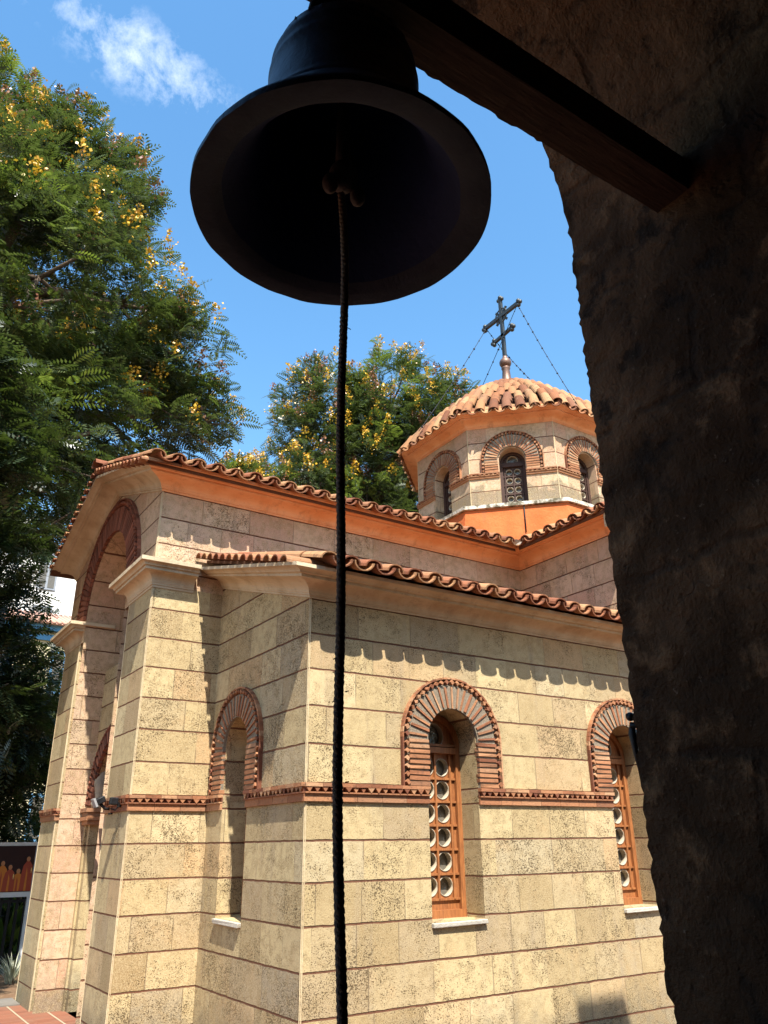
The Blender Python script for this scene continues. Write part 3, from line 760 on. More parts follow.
# cross on its ball, guyed with beaded wires
cr = MB()
ZA = 11.15
cr.lathe([(.15, 9.40), (.13, 9.56), (.085, 9.70), (.07, 9.90), (.085, 9.93), (.085, 9.95), (.05, 9.96)], (CX, CY, 0), 16, 1)
cr.ball((CX, CY, 10.06), .115, 10, 1, .95)
cr.lathe([(.06, 10.15), (.055, 10.18), (.03, 10.22)], (CX, CY, 0), 12, 1)
cr.obox((CX, CY, 10.87), ((1,0,0),(0,1,0),(0,0,1)), (.055, .066, 1.34), 0)
cr.obox((CX, CY, ZA), ((1,0,0),(0,1,0),(0,0,1)), (.06, .95, .07), 0)
cr.obox((CX, CY, 10.70), ((1,0,0),V((0,1,-.10)).normalized(),V((0,.10,1)).normalized()), (.055, .50, .06), 0)
def trefoil(y, z, dy, dz):
    for (a, b_) in ((dy, dz), (dz, dy), (-dz, -dy)):
        cr.ball((CX, CY+y+a*.045+dy*.0, z+b_*.05), .044, 6, 0)
trefoil(.49, ZA, 1, 0); trefoil(-.49, ZA, -1, 0); trefoil(0, 11.54, 0, 1); trefoil(.26, 10.675, 1, 0); trefoil(-.26, 10.725, -1, 0)
ring = [V((CX-.01, CY+.16*math.cos(2*PI*k/20), ZA+.16*math.sin(2*PI*k/20))) for k in range(21)]
cr.tube(ring, .014, 6, 0, False)
for k in range(4):
    a = PI/4+k*PI/2
    cr.obox((CX, CY+.11*math.cos(a), ZA+.11*math.sin(a)), ((1,0,0),(0,math.cos(a),math.sin(a)),(0,-math.sin(a),math.cos(a))), (.025, .20, .05), 0)
cross = cr.build('cross', [m_patina, m_copper], church)
E1, E2 = V((CX, CY+.46, ZA-.02)), V((CX, CY-.46, ZA-.02))
for (a, b_) in ((E2, V((CX-.35, CY-1.9, 8.1))), (E1, V((CX-2.02, CY+.12, 8.05))), (E1, V((CX+.25, CY-.35, 9.6))), (E2, V((CX-.2, CY+1.45, 8.8)))):
    g_ = MB(); n = 24
    pts = [a.lerp(b_, i/n)-V((0,0,.05*math.sin(PI*i/n))) for i in range(n+1)]
    g_.tube(pts, .006, 5)
    for i in range(1, n, 2): g_.ball(pts[i]+V((0,0,-.005)), random.uniform(.012, .022), 4)
    g_.build('guy_wire', m_iron, cross)
g_ = MB(); g_.tube([(7.93, 8.05, 6.5), (7.9, 8.02, 6.38), (7.83, 7.95, 6.33), (7.78, 7.9, 5.85)], .010, 6); g_.build('cable', m_iron, church)

# ------------------------------------------------------------------ things fixed to the church
# floodlight on the near pier
fl = thing('floodlight', (X0-.03, 8.10, 1.98), 'small grey floodlight with silver visor on the brick band of the near porch pier', 'floodlight')
mb = MB(); mb.obox((X0-.12, 8.10, 2.02), (V((1,0,.5)).normalized(), (0,1,0), V((-.5,0,1)).normalized()), (.09, .09, .06), 0, .004); mb.build('housing', m_iron, fl, bevel=.008)
mb = MB(); mb.obox((X0-.165, 8.10, 2.0), (V((1,0,.5)).normalized(), (0,1,0), V((-.5,0,1)).normalized()), (.02, .10, .08), 0); mb.build('visor', plain('silver_paint', (.5,.5,.5), .4, .5), fl)
mb = MB(); mb.tube([(X0-.0, 8.10, 1.95), (X0-.06, 8.10, 1.95), (X0-.12, 8.10, 2.0)], .015, 6); mb.box((X0-.015, 8.05, 1.90), (X0, 8.15, 2.0)); mb.build('bracket', m_iron, fl)
sb = thing('junction_box', (X0-.02, 7.74, 1.98), 'small black box on the near porch pier, between the floodlight and the pier corner', 'box')
mb = MB(); mb.obox((X0-.09, 7.74, 2.0), ((1,0,0),(0,1,0),(0,0,1)), (.07, .08, .065), 0, .003); mb.build('housing', m_iron, sb, bevel=.008)
mb = MB(); mb.box((X0-.05, 7.72, 1.95), (X0, 7.76, 1.99)); mb.tube([(X0-.02,7.76,1.97),(X0-.02,7.9,1.93),(X0-.02,8.05,1.95)], .008, 5); mb.build('bracket', m_iron, sb)
# socket box
ob = thing('outlet_box', (2.46, 10.375, .37), 'white electric outlet box low on the far porch pier', 'outlet box')
mb = MB(); mb.box((2.39, 10.345, .29), (2.50, 10.378, .46)); mb.build('case', plain('white_plastic', (.62,.60,.52), .5), ob, bevel=.006)
mb = MB(); mb.box((2.415, 10.332, .35), (2.475, 10.343, .45)); mb.build('flap', m_iron, ob)
# carved stone ornament on the brick impost
co = MB(); prof_ = [(.0,0),(.11,0),(.115,.06),(.09,.09),(.075,.14),(.095,.24),(.10,.34),(.075,.42),(.085,.50),(.06,.58),(.035,.61),(.05,.66),(.055,.72),(.035,.78),(.0,.80)]
co.lathe([(a*.85, b_*.85) for a, b_ in prof_], (2.63, YM+RI-.20, 2.042), 20)
for i, v in enumerate(co.v):
    k = noise.noise_vector(v*9)*.022+noise.noise_vector(v*22)*.009; co.v[i] = v+V((k.x, k.y, k.z*.3 if v.z > 2.06 else 0))
tag(co.build('stone_figure', plaster('carved_stone', (.34,.28,.20), (.24,.19,.14), amt=.4, sc=3), base=(2.63, YM+RI-.20, 2.042)), 'weathered pale stone figure standing on the brick impost inside the porch', 'statue')

# ------------------------------------------------------------------ bell arch: the dark masonry we stand in
AX, AR, ASP, Y0A, Y1A = .66, 1.08, 3.50, .55, 1.43
def rough(mb, amp=.02):
    for i, v in enumerate(mb.v):
        k = noise.noise_vector(v*2.3)*amp*.35+noise.noise_vector(v*7.0)*amp*.22+noise.noise_vector(v*17.0)*amp*.30+noise.noise_vector(v*41.0)*amp*.5+noise.noise_vector(v*90.0)*amp*.25
        mb.v[i] = v+k
arch = thing('bell_arch', (1.74, 1.0, 0), 'dark weathered stone arch holding the bell, its right pier in deep shade', 'stone arch')
mb = MB()
prof_ = [(AX+AR, -.1+i*.018) for i in range(200)]
na = 120
prof_ += [(AX+AR*math.cos(PI*i/na), ASP+AR*math.sin(PI*i/na)) for i in range(na+1)]
prof_ += [(AX-AR, 3.50-i*.12) for i in range(1, 31)]
ny = 36
cs = []
for j in range(ny+1):
    y = Y0A+(Y1A-Y0A)*j/ny
    cs.append([V((x, y, z)) for x, z in prof_])
n = len(prof_)
mb.add([p for r in cs for p in r], [(j*n+i, (j+1)*n+i, (j+1)*n+i+1, j*n+i+1) for j in range(ny) for i in range(n-1)], 0, True)
def ringface(y, flip, steps=12, outX=(-1.6, 5.6), top=5.3):
    rows = []
    for s_ in range(steps+1):
        f_ = (s_/steps)**1.5; row = []
        for i, (x, z) in enumerate(prof_):
            if i < 200: ox, oz = outX[1], -.1+(i/199)*(top+.1)
            elif i <= 200+na:
                q = (i-200)/na; ox, oz = outX[1]+(outX[0]-outX[1])*q, top
            else:
                q = (i-200-na)/30; ox, oz = outX[0], top+(-.1-top)*q
            row.append(V((x*(1-f_)+ox*f_, y, z*(1-f_)+oz*f_)))
        rows.append(row)
    fs = [(j*n+i, j*n+i+1, (j+1)*n+i+1, (j+1)*n+i) for j in range(steps) for i in range(n-1)]
    mb.add([p for r in rows for p in r], [f[::-1] for f in fs] if flip else fs, 0, True)
ringface(Y1A, False); ringface(Y0A, True)
rough(mb, .017)
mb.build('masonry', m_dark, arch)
mb = MB()                                                 # unseen closed room behind, added to keep daylight off the arch, and the stage above
for a, b_ in (((-1.6, -2.6, -.05), (-1.3, Y0A-.02, 4.6)), ((2.9, -2.6, -.05), (5.6, Y0A-.02, 4.6)), ((-1.6, -2.9, -.05), (5.6, -2.6, 4.6)), ((-1.6, -2.9, 4.6), (5.6, Y0A-.02, 4.9))):
    mb.box(a, b_)
mb.build('unseen_shade_walls', m_dark, arch)
mb = MB(); mb.box((-1.6, Y0A, 5.29), (5.6, Y1A, 5.45)); mb.box((4.33, .75, 5.45), (4.85, 1.25, 7.22)); mb.box((4.29, .71, 7.22), (4.89, 1.29, 7.32))
mb.build('pinnacle', m_dark, arch)

# beam
mb = MB(); nb = 160; rings = []
for i in range(nb+1):
    x = -.60+(1.86+.60)*i/nb
    o_ = noise.noise(V((x*14, 1.7, 0)))*.002; o2 = (noise.noise(V((x*30, 7.7, 0)))*.0022+(.004 if noise.noise(V((x*11, 3.1, 0))) > .25 else 0))
    sq = [(.975, 3.372+o_), (1.03, 3.370+o2), (1.088+o2*1.4, 3.372+o_), (1.09+o_, 3.43), (1.088, 3.50), (1.03, 3.505), (.975, 3.50), (.972+o2, 3.43), (.975, 3.372+o_)]
    rings.append([V((x, y, z)) for y, z in sq])
mb.sweep(rings, 0)
tag(mb.build('wooden_beam', m_beam, base=(1.74, 1.03, 3.37)), 'old dark wooden beam let into the stone arch, carrying the bell', 'beam')

# bell
BX, BY, BZ, BS = .652, 1.125, 2.842, .316/.30
bell = thing('bell', (BX, BY, BZ), 'large black bronze bell hanging mouth down from the wooden beam', 'bell')
outp = [(.300,0),(.3005,.012),(.296,.022),(.272,.055),(.243,.090),(.216,.125),(.200,.150),(.194,.158),(.194,.166),(.186,.172),(.180,.195),(.172,.235),(.166,.275),(.162,.315),(.164,.322),(.164,.330),(.160,.335),(.158,.352),(.160,.358),(.160,.366),(.156,.372),(.149,.398),(.132,.420),(.10,.436),(.05,.446),(.0,.448)]
inp = [(.300,0),(.262,.002),(.240,.018),(.212,.055),(.188,.10),(.168,.16),(.152,.22),(.140,.30),(.128,.37),(.09,.41),(.0,.42)]
mb = MB()
mb.lathe([(r*BS, z*BS*(1+.05*min(1, z/.15))) for r, z in outp], (BX, BY, BZ), 96, 0)
nn_ = len(inp)
mb.lathe([(r*BS, z*BS) for r, z in inp[:3]], (BX, BY, BZ), 96, 2, True)
mb.lathe([(r*BS, z*BS) for r, z in inp[2:]], (BX, BY, BZ), 96, 1, True)
# relief ornament round the shoulder, and nicks along the lip
for k in range(44):
    a = 2*PI*k/44; e = V((math.cos(a), math.sin(a), 0)); s_ = V((-e.y, e.x, 0))
    mb.obox(V((BX, BY, BZ+.404*BS))+e*.149*BS, (e, s_, (0,0,1)), (.005, .012, .018), 0, .003)
for i, v in enumerate(mb.v):
    if v.z < BZ+.03: v += V((noise.noise(v*14), noise.noise(v*14+V((5,0,0))), noise.noise(v*16+V((0,9,0)))))*.003
mb.build('bell_body', [m_bell, m_bellin, m_bellrim], bell)
mb = MB()
for dx in (-.05, .05):
    pts = [V((BX+dx*1.3*math.cos(t_), BY-.06+.03*abs(dx)*0+.0, BZ+.44*BS+.075*math.sin(t_))) for t_ in [PI*i/10 for i in range(11)]]
    mb.tube([p+V((dx, 0, 0)) for p in pts], .014, 8)
mb.tube([(BX, BY, BZ+.44*BS), (BX, BY-.03, BZ+.5*BS)], .03, 10)
mb.build('crown', m_iron, bell)
mb = MB()
mb.tube([(BX, BY, BZ+.41*BS), (BX-.002, BY-.004, BZ+.22), (BX-.005, BY-.01, BZ+.12)], [.014, .016, .018], 10)
mb.ball((BX-.006, BY-.012, BZ+.085), .032, 10, 0, 1.2)
for sx in (-1, 1): mb.ball((BX-.006+sx*.034, BY-.016, BZ+.045), .017, 8, 0, 1.5)
mb.build('clapper', plain('clapper_iron', (.075, .06, .055), .7, .2, .4, .4, 20), bell)

# rope, three strands
mb = MB(); zr0, zr1 = BZ+.03, .32; n = 640
for s_ in range(3):
    pts = []
    for i in range(n+1):
        f_ = i/n; z = zr0+(zr1-zr0)*f_
        cxr = BX-.006+.004*math.sin(f_*9+1)+.003*math.sin(f_*23)+.012*f_-.010*math.exp(-f_*18)
        cyr = BY-.016+.004*math.sin(f_*7)
        a = f_*2*PI*80+s_*2*PI/3
        pts.append((cxr+.0032*math.cos(a), cyr+.0032*math.sin(a), z))
    mb.tube(pts, .0056, 6)
for i in range(40):
    f_ = random.random(); z = zr0+(zr1-zr0)*f_; a = random.uniform(0, 2*PI)
    p = V((BX-.006+.012*f_, BY-.016, z)); e = V((math.cos(a), math.sin(a), random.uniform(-.8, .3)))
    mb.tube([p+e*.008, p+e*.015], .0009, 4)
tag(mb.build('bell_rope', m_rope, base=(BX, BY, zr1)), 'thick brown twisted rope hanging from the bell clapper in front of the church', 'rope')

# iron cleat on the edge of the pier
ct = thing('rope_cleat', (1.725, 1.44, 1.86), 'small black iron cleat with a round head on the edge of the dark stone pier', 'cleat')
mb = MB(); mb.tube([(1.752,1.44,1.765), (1.749,1.442,1.81), (1.744,1.442,1.865), (1.747,1.44,1.895)], [.003, .007, .011, .007], 8); mb.build('shank', m_iron, ct)
mb = MB(); mb.ball((1.744,1.442,1.91), .012, 8); mb.tube([(1.744,1.442,1.912),(1.733,1.445,1.914)], .005, 6); mb.tube([(1.735,1.44,1.885),(1.775,1.41,1.885)], .006, 6); mb.build('head', m_iron, ct)

# ------------------------------------------------------------------ ground
t = NT('garden_soil', .95, .1)
n1 = t.noise(.8, 6); n2 = t.noise(9, 6, .7)
b = t.mix(t.ss(n1, .4, .65), (.16, .095, .055), (.11, .085, .05)); b = t.mix(t.ss(n2, .5, .7), b, (.22, .15, .09)); t.bump(n2, .03)
m_soil = t.out(b)
mb = MB(); mb.add([(-400,-300,-.012),(400,-300,-.012),(400,500,-.012),(-400,500,-.012)], [(0,1,2,3)])
tag(mb.build('ground', m_soil), kind='structure')
t = NT('clay_pavers', .85, .25)
sp = t.N.new('ShaderNodeSeparateXYZ'); t.L.new(t.pos, sp.inputs[0]); x, y, z = sp.outputs
ux = t.math('DIVIDE', x, .30); uy = t.math('DIVIDE', y, .075)
fx = t.math('FRACT', ux); fy = t.math('FRACT', uy)
jx = t.math('SUBTRACT', 1.0, t.ss(t.math('MULTIPLY', t.math('MINIMUM', fx, t.math('SUBTRACT', 1.0, fx)), .30), .008, .014), clamp=True)
jy = t.math('SUBTRACT', 1.0, t.ss(t.math('MULTIPLY', t.math('MINIMUM', fy, t.math('SUBTRACT', 1.0, fy)), .075), .002, .005), clamp=True)
cv = t.N.new('ShaderNodeCombineXYZ'); t.put(cv.inputs[0], t.math('FLOOR', ux)); t.put(cv.inputs[1], t.math('FLOOR', uy))
b = t.ramp(t.white(0, '2D', cv.outputs[0]), [(0, (.17, .065, .038)), (.5, (.24, .095, .055)), (1, (.20, .085, .052))])
b = t.mix(t.math('MULTIPLY', t.ss(t.noise(5, 5), .45, .7), .5), b, (.2, .11, .07))
b = t.mix(t.math('MULTIPLY', jy, .6), b, (.14, .075, .05)); b = t.mix(jx, b, (.36, .28, .19))
t.bump(t.math('SUBTRACT', t.noise(20, 4), t.math('ADD', jx, jy)), .008)
m_pave = t.out(b)
mb = MB(); mb.add([(-12,-6,0),(16,-6,0),(16,10.85,0),(-12,10.85,0)], [(0,1,2,3)])
tag(mb.build('courtyard_paving', m_pave), kind='structure')
mb = MB(); mb.box((-12, 10.851, -.2), (2.236, 11.35, .012))
tag(mb.build('concrete_path', plain('grey_concrete', (.20, .18, .155), .95, 0, .1, .4, 4, .004)), kind='structure')

# ------------------------------------------------------------------ plants and trees
rng = np.random.default_rng(5)
def frond_template(L_, npin, pl_, pw, droop=.35):
    """bipinnate leaf: paired narrow leaflets along a drooping stalk; returns quads (q,4,3)"""
    qs = []
    for i in range(npin):
        f_ = (i+.7)/npin; xx = L_*f_; zz = -droop*L_*f_**2
        ln = pl_*math.sin(PI*(.18+.72*f_))
        for sd_ in (-1, 1):
            a = np.array([xx, 0, zz]); d = np.array([.35, sd_*.9, -.22]); d /= np.linalg.norm(d)
            t_ = np.array([.9, -sd_*.35, -droop*f_]); t_ /= np.linalg.norm(t_)
            w_ = pw
            qs.append([a-t_*w_*.3, a+d*ln*.5-t_*w_*.5, a+d*ln, a+d*ln*.5+t_*w_*.5])
    d = np.array(qs)
    return d
def scatter(name, mats, parent, base, temps, pos, dirs, ups, scale, tid, mid):
    """bake many copies of leaf templates into ONE mesh"""
    X = dirs/np.linalg.norm(dirs, axis=1, keepdims=True)
    Y = np.cross(ups, X); Y /= np.linalg.norm(Y, axis=1, keepdims=True)+1e-9
    Z = np.cross(X, Y)
    allq = []; allm = []
    for k, T in enumerate(temps):
        s_ = np.where(tid == k)[0]
        if not len(s_): continue
        q = T.reshape(-1, 3)
        P = pos[s_, None, :]+scale[s_, None, None]*(q[None, :, 0:1]*X[s_, None, :]+q[None, :, 1:2]*Y[s_, None, :]+q[None, :, 2:3]*Z[s_, None, :])
        allq.append(P.reshape(-1, 4, 3)); allm.append(np.repeat(mid[s_], T.shape[0]))
    Q = np.concatenate(allq); Mi = np.concatenate(allm); n = len(Q)
    me = bpy.data.meshes.new(name)
    me.vertices.add(n*4); me.vertices.foreach_set('co', (Q.reshape(-1, 3)-np.array(base)).ravel().astype(np.float32))
    me.loops.add(n*4); me.loops.foreach_set('vertex_index', np.arange(n*4, dtype=np.int32))
    me.polygons.add(n); me.polygons.foreach_set('loop_start', np.arange(0, n*4, 4, dtype=np.int32))
    me.polygons.foreach_set('material_index', Mi.astype(np.int32))
    for q in mats: me.materials.append(q)
    me.update(); me.validate()
    o = bpy.data.objects.new(name, me); COL.objects.link(o); o.parent = parent; return o
def unit(n):
    v = rng.normal(size=(n, 3)); return v/np.linalg.norm(v, axis=1, keepdims=True)
def tree(label, base, lobes, dens, trunk_pts, trunk_r, limbs, flower_z, nflow, fs=1.0, mats=None, group=None, fresh=.16, pods=.05, core=.6, perc=15):
    base = V(base)
    root = thing('flowering_tree', base, label, 'tree', group)
    cl = []; nrm = []
    for (c, r) in lobes:
        n = int(dens*r*r)
        u = unit(n); rad = r*(core+(1-core)*rng.random(n)**.7)
        jag = 1+.16*np.array([noise.noise(V(tuple(q*2.6+np.array(c)))) for q in u])
        cl.append(np.array(c)+u*(rad*jag)[:, None]*np.array([1, 1, .95])); nrm.append(u)
    C_ = np.concatenate(cl); U_ = np.concatenate(nrm)
    # keep only clumps that are not deep inside another lobe
    keep = np.ones(len(C_), bool)
    for (c, r) in lobes: keep &= np.linalg.norm(C_-np.array(c), axis=1) > r*.42
    C_, U_ = C_[keep], U_[keep]
    m = len(C_)
    clump_shade = rng.random(m)
    idx = np.repeat(np.arange(m), perc)
    out = U_[idx]*.75+unit(len(idx))*.9; out[:, 2] = out[:, 2]*.55+.12
    pos = C_[idx]+rng.normal(size=(len(idx), 3))*.16*fs
    ups = np.tile(np.array([0, 0, 1.]), (len(idx), 1))+rng.normal(size=(len(idx), 3))*.35
    sc = fs*(.75+.5*rng.random(len(idx)))
    T = [frond_template(.40, 9, .145, .036), frond_template(.36, 8, .135, .034, .6), frond_template(.29, 7, .125, .036, .15)]
    mid = np.where(clump_shade[idx] < fresh, 1, 0)
    scatter('crown', mats or [m_leaf, m_leaf2], root, base, T, pos, out, ups, sc, rng.integers(0, 3, len(idx)), mid)
    # upright flower spikes and russet pods on the sunlit outside
    if nflow:
        w_ = np.where((C_[:, 2] > flower_z) & (U_[:, 2] > -.25))[0]
        w_ = rng.choice(w_, min(nflow, len(w_)), replace=False)
        per = 60
        idx = np.repeat(w_, per)
        h = rng.random(len(idx))
        lean = unit(m)*.25
        pos = C_[idx]+U_[idx]*.32*fs+(np.array([0, 0, 1.])+lean[idx])*(h*.36*fs)[:, None]+rng.normal(size=(len(idx), 3))*(.085*fs*(1.25-h))[:, None]
        q = np.array([[[-.5, -.4, 0], [.5, -.4, .1], [.5, .4, 0], [-.5, .4, -.1]]])*.046
        mid = (rng.random(m)[idx] < .34).astype(int)
        scatter('blossom', [m_flower, m_pod], root, base, [q], pos, unit(len(idx)), unit(len(idx)), fs*(.6+.6*rng.random(len(idx))), np.zeros(len(idx), int), mid)
    tb = MB(); tb.tube(trunk_pts, trunk_r, 10)
    for (p, r) in limbs: tb.tube(p, r, 6)
    for (c, r) in lobes:
        c = V(c)
        st = min(trunk_pts, key=lambda q: (V(q)-c).length+(0 if V(q).z < c.z else 3)); st = V(st)
        mid_ = st.lerp(c, .5)+V((random.uniform(-.3,.3), random.uniform(-.3,.3), .2))
        tb.tube([st, mid_, c], [trunk_r[-1]*1.2, trunk_r[-1]*.8, .05], 7)
        for k in range(7):
            e = V(tuple(unit(1)[0])); tip = c+e*r*.9; md = c.lerp(tip, .5)+V((0,0,-.12*r))
            tb.tube([c, md, tip], [.045, .03, .010], 5)
    tb.build('trunk', m_bark, root)
    return root
G = 'yellow flowering trees behind the church'
lobA = [((-.73,13.98,13.4),2.3),((.5,13.99,14.6),1.65),((1.75,13.6,14.1),1.4),((1.2,12.95,11.1),2.3),((2.7,13.2,11.3),1.25),((3.95,13.4,10.7),1.0),((4.4,13.75,9.6),.85),((3.0,14.2,9.3),1.8),((1.36,12.95,8.0),1.8),((-1.5,13,9.5),2.2),((2.4,14.8,8.0),1.2)]
tree('tall yellow flowering tree at the left, overhanging the porch gable', (-.9,14.8,0), lobA, 34, [(-.9,14.8,-.1),(-.8,14.7,2.5),(-.5,14.5,5.5),(.1,14.2,8.2),(.3,14.0,11)], [.38,.30,.26,.20,.11],
     [([(-.3,14.3,7.2),(.8,13.0,7.4),(2.0,12.3,7.75),(2.6,12.2,8.1)],[.09,.07,.045,.02]), ([(-.3,14.3,9),(.6,12.6,10),(1.6,11.9,10.1),(2.4,11.9,10.4)],[.07,.05,.03,.012]),
      ([(-.5,13.6,9.2),(.4,12.0,9.6),(1.3,11.5,9.5)],[.06,.04,.014]), ([(-.6,13.6,6.3),(.6,12.6,6.9),(1.9,12.4,6.8)],[.06,.045,.015])], 9.0, 440, group=G)
lobB = [((11.7,20.9,15.1),1.85),((13.5,19.85,15.7),2.0),((14.25,18.1,14.4),1.55),((12.9,20.2,13.2),2.6),((10.35,19.8,12.0),1.0),((15.1,19.9,12.9),2.4),((11.1,20.4,13.7),1.25),((12.6,20,10.5),2.3)]
tree('broad yellow flowering tree rising behind the nave, between the rope and the dome', (12.9,20.3,0), lobB, 27, [(12.9,20.3,-.1),(12.8,20.2,4),(12.6,20.2,8),(12.8,20.1,11.5)], [.45,.36,.28,.14],
     [], 11.5, 400, 1.15, group=G)
lobC = [((8.0,19.6,10.9),1.0),((9.0,19.9,11.3),.9),((7.2,19.4,10.3),.8)]
tree('low pale yellow blooming treetop just above the nave roof ridge', (8.2,19.7,0), lobC, 60, [(8.2,19.7,-.1),(8.2,19.7,6),(8.1,19.7,10)], [.2,.15,.08], [], 9.5, 80, .9, group=G, fresh=.4)
# dark low tree under the tall one, in its shade
lobD = [((.6,12.6,5.5),1.45),((-.3,13.4,5.9),1.05),((2.66,14.9,3.4),.75),((2.45,14.9,2.55),.85),((2.0,15.0,3.6),.9),((1.2,12.5,3.7),1.2),((2.1,13.8,3.5),.85),((1.6,14.9,2.6),.85),((0,13,4),1.6),((1.2,14.5,2.6),1.3),((.3,13.2,7.0),1.2),((.45,9.3,5.9),.7),((0,9.0,6.6),.8),((.6,10.2,6.6),.75),((-.4,9.3,5.6),.9)]
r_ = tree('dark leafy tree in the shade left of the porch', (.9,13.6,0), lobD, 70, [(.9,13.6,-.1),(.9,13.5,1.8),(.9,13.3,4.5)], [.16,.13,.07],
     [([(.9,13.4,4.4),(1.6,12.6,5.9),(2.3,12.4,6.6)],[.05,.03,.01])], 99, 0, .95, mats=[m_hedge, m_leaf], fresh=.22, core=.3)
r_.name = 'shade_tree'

def blades(name, label, cat, base, n, h, w_, spread, mat, group=None, lean=.35):
    """clump of strap-shaped leaves"""
    root = thing(name, base, label, cat, group); mb = MB(); base = V(base)
    for i in range(n):
        a = random.uniform(0, 2*PI); e = V((math.cos(a), math.sin(a), 0)); s_ = V((-e.y, e.x, 0))
        hh = h*random.uniform(.65, 1.1); l_ = lean*random.uniform(.2, 1.3); b0 = base+e*spread*random.random()*.4
        rows = []
        for k in range(6):
            f_ = k/5; p = b0+e*(l_*hh*f_*f_)+V((0,0,hh*(f_-.25*l_*f_*f_))); ww = w_*(math.sin(PI*(.12+.86*f_)))*.5
            rows.append([p-s_*ww+e*ww*.3, p, p+s_*ww+e*ww*.3])
        mb.sweep(rows, 0, True, False)
    mb.build('leaves', mat, root)
    sb_ = MB(); sb_.tube([base-V((0,0,.05)), base+V((0,0,.08))], [.05, .02], 6); sb_.build('stem', m_bark, root)
for i, (x, y) in enumerate(((2.62,14.35),(2.92,14.6),(2.40,14.5))):
    blades('strap_leaf_plant', ['bright green strap leaved plant under the poster', 'strap leaved plant nearest the far pier under the poster', 'strap leaved plant at the left edge under the poster'][i], 'plant', (x, y, 0), 22, 1.0, .15, .4, m_strap, 'strap leaved plants in the bed')
blades('spider_plant', 'pale thin leaved tuft at the front of the bed beside the pier', 'plant', (2.45, 12.6, 0), 60, .38, .018, .2, m_pale, lean=1.0)
fn = thing('iron_fence', (2.3, 13.95, 0), 'low black iron picket fence under the poster at the left edge', 'fence')
mb = MB(); mb.box((.9, 13.94, .88), (3.3, 13.97, .92)); mb.box((.9, 13.94, .16), (3.3, 13.97, .20)); mb.build('rail', m_iron, fn)
for i in range(22):
    pb = MB(); pb.box((.93+i*.112, 13.935, 0), (.97+i*.112, 13.975, .96)); pb.build('picket', m_iron, fn)
def bush(label, base, r, h, n, group):
    root = thing('shrub', base, label, 'shrub', group); b_ = np.array(base)
    u = unit(n); u[:, 2] = np.abs(u[:, 2]); rad = .45+.55*rng.random(n)
    pos = b_+u*rad[:, None]*np.array([r, r*.6, h]); d = u*.6+unit(n)*.8
    q = np.array([[[0, 0, 0], [.5, -.2, -.05], [1, 0, -.2], [.5, .2, -.05]]])*.22
    scatter('foliage', [m_hedge, m_leaf], root, b_, [q], pos, d, unit(n)*.3+np.array([0,0,1.]), .7+.6*rng.random(n), np.zeros(n, int), (rng.random(n) < .25).astype(int))
    sb_ = MB()
    for k in range(6):
        a = k*PI/3; sb_.tube([V(base), V(base)+V((r*.5*math.cos(a), r*.3*math.sin(a), h*.7))], [.03, .01], 5)
    sb_.build('stem', m_bark, root)
bush('dark broad shrub behind the poster at the left edge', (1.6,15.6,0), 1.3, 2.3, 2600, 'shrubs behind the poster')
bush('dark shrub behind the poster, next to the far pier', (3.2,15.8,0), 1.2, 2.1, 2400, 'shrubs behind the poster')
bush('low dark shrub under the poster', (2.2,14.6,0), .9, .95, 1500, 'shrubs behind the poster')

# ------------------------------------------------------------------ poster, robed people holding candles
pp = thing('poster_board', (2.2, 13.85, 0), 'framed photo poster of people in orange robes holding candles, beside the far pier', 'poster')
px0, px1, pz0, pz1, PY = 1.55, 2.76, 1.03, 1.66, 13.85
mb = MB(); mb.box((px0-.05, PY, pz0-.07), (px1+.03, PY+.04, pz1+.05)); mb.box((px0-.04, PY+.01, 0), (px0+.02, PY+.06, pz0)); mb.box((px1-.02, PY+.01, 0), (px1+.025, PY+.06, pz0))
mb.build('frame', plain('white_frame', (.62, .62, .62), .6), pp)
mb = MB(); mb.box((px0, PY-.008, pz0), (px1, PY-.001, pz1)); mb.build('print', plain('dark_print', (.035, .010, .008), .5, 0, .3, .7, 6), pp)
fm = MB()
def disc(u, z, ru, rz, mi, lay):
    fm.add([(u+ru*math.cos(2*PI*k/16), PY-.010-.0015*lay, z+rz*math.sin(2*PI*k/16)) for k in range(16)][::-1], [tuple(range(16))], mi)
for i, u in enumerate((1.62, 1.74, 1.85, 1.98, 2.10, 2.20, 2.33, 2.44, 2.56, 2.68)):
    h = .24+.055*((i*7) % 4); k_ = 1+i % 2
    fm.add([(u+q, PY-.010-.0015*k_, pz0+zz_*h+.01) for q, zz_ in ((-.085,0),(.085,0),(.080,.55),(.062,.86),(.022,1.0),(-.022,1.0),(-.062,.86),(-.080,.55))][::-1], [tuple(range(8))], (i*3 % 2))
    fm.add([(u+q, PY-.0105-.0015*k_, pz0+zz_*h+.01) for q, zz_ in ((-.02,0),(.012,0),(.006,.6),(-.012,.8))][::-1], [tuple(range(4))], 1-(i*3 % 2))
    disc(u, pz0+h+.050, .034, .043, 3, 3+k_); disc(u-.004, pz0+h+.040, .027, .034, 2, 5+k_)
    if i % 2: disc(u+.055, pz0+h*.72, .007, .035, 4, 8); disc(u+.055, pz0+h*.72-.03, .014, .012, 2, 9)
fm.build('picture', [plain('robe_orange', (.55,.17,.02), .6), plain('robe_red', (.33,.05,.02), .6), plain('printed_skin', (.45,.19,.08), .6), plain('printed_hair', (.02,.01,.01), .6), plain('printed_flame', (.8,.6,.2), .6)], pp)

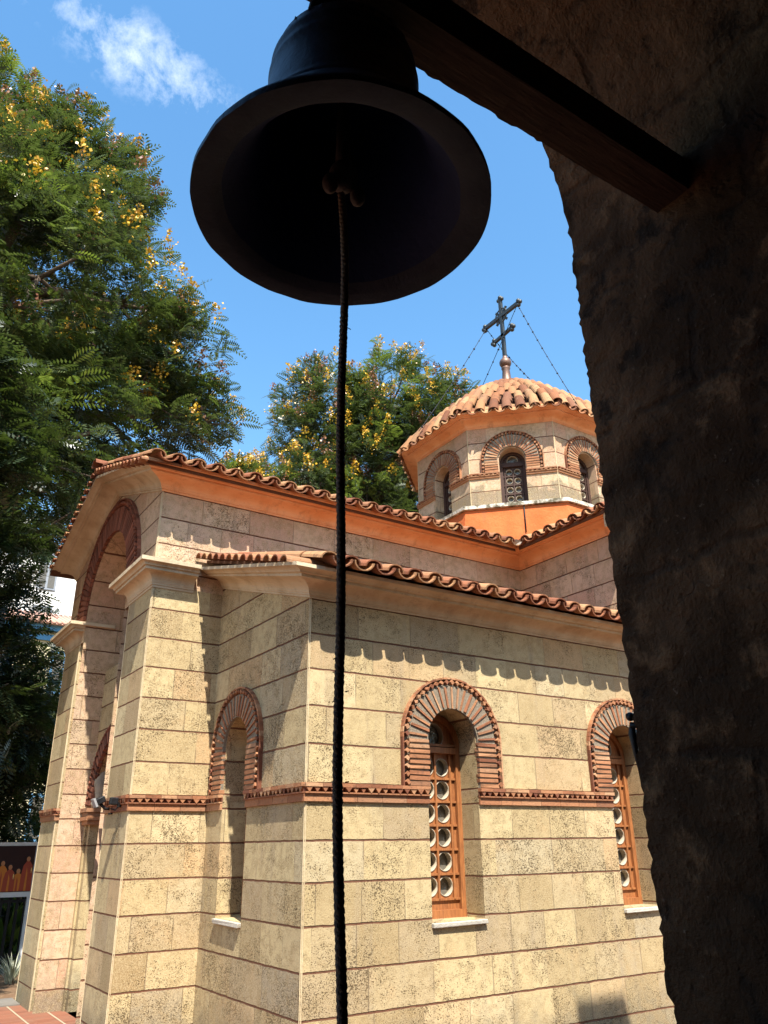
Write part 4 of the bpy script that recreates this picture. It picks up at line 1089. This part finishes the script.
# ------------------------------------------------------------------ houses beyond the trees
def house(name, label, x0, x1, y0, y1, z1, wallm, roofm, trim, rows, cols, roofh, win):
    root = thing(name, ((x0+x1)/2, (y0+y1)/2, 0), label, 'house')
    mb = MB(); mb.box((x0, y0, 0), (x1, y1, z1)); mb.build('wall', wallm, root)
    mb = MB(); mb.box((x0-.3, y0-.35, z1-.02), (x1+.3, y1+.3, z1+.25)); mb.box((x0-.12, y0-.14, z1-.45), (x1+.12, y0-.002, z1-.18)); mb.build('eave', trim, root)
    rf = MB(); xm = (x0+x1)/2
    rf.add([(x0-.5,y0-.6,z1+.25),(x1+.5,y0-.6,z1+.25),(x1+.5,(y0+y1)/2,z1+.25+roofh),(x0-.5,(y0+y1)/2,z1+.25+roofh),(x1+.5,y1+.6,z1+.25),(x0-.5,y1+.6,z1+.25)], [(0,1,2,3),(3,2,4,5),(0,3,5),(1,4,2),(0,5,4,1)], 0)
    n = int((x1-x0+1)/.25)
    for i in range(n): rf.tube([(x0-.5+(i+.5)*.25, y0-.62, z1+.30), (x0-.5+(i+.5)*.25, (y0+y1)/2, z1+.30+roofh)], .09, 6)
    rf.build('roof', roofm, root)
    for j in range(rows):
        for i in range(cols):
            u = x0+(i+.5)*(x1-x0)/cols; z = z1-1.9-j*3.2
            wb = MB(); wb.box((u-.65, y0-.08, z-1.0), (u+.65, y0-.003, z+1.0)); wo_ = wb.build('window', win, root)
            for q in (-.3, .3):
                gb = MB(); gb.box((u+q-.22, y0-.10, z-.85), (u+q+.22, y0-.081, z+.85)); gb.build('pane', m_glass, wo_)
house('yellow_house', 'pale yellow house with pink tiled roof and blue eaves behind the left tree', -6, 9.5, 39.6, 47, 11.2, plain('yellow_wall', (.55,.48,.30), .9, 0, .2, .15, 1), plain('pink_tile', (.52,.30,.22), .9), plain('blue_paint', (.08,.25,.42), .6), 3, 5, 1.5, plain('blue_shutter', (.09,.22,.36), .6))
house('white_building', 'tall white building with a grey roof standing behind the yellow house', -8, 15.5, 58, 68, 21.5, plain('white_wall', (.72,.70,.66), .9, 0, .2, .1, 1), plain('grey_roof', (.3,.3,.3), .9), plain('white_trim', (.7,.7,.7), .7), 5, 6, .6, plain('grey_shutter', (.25,.27,.3), .6))
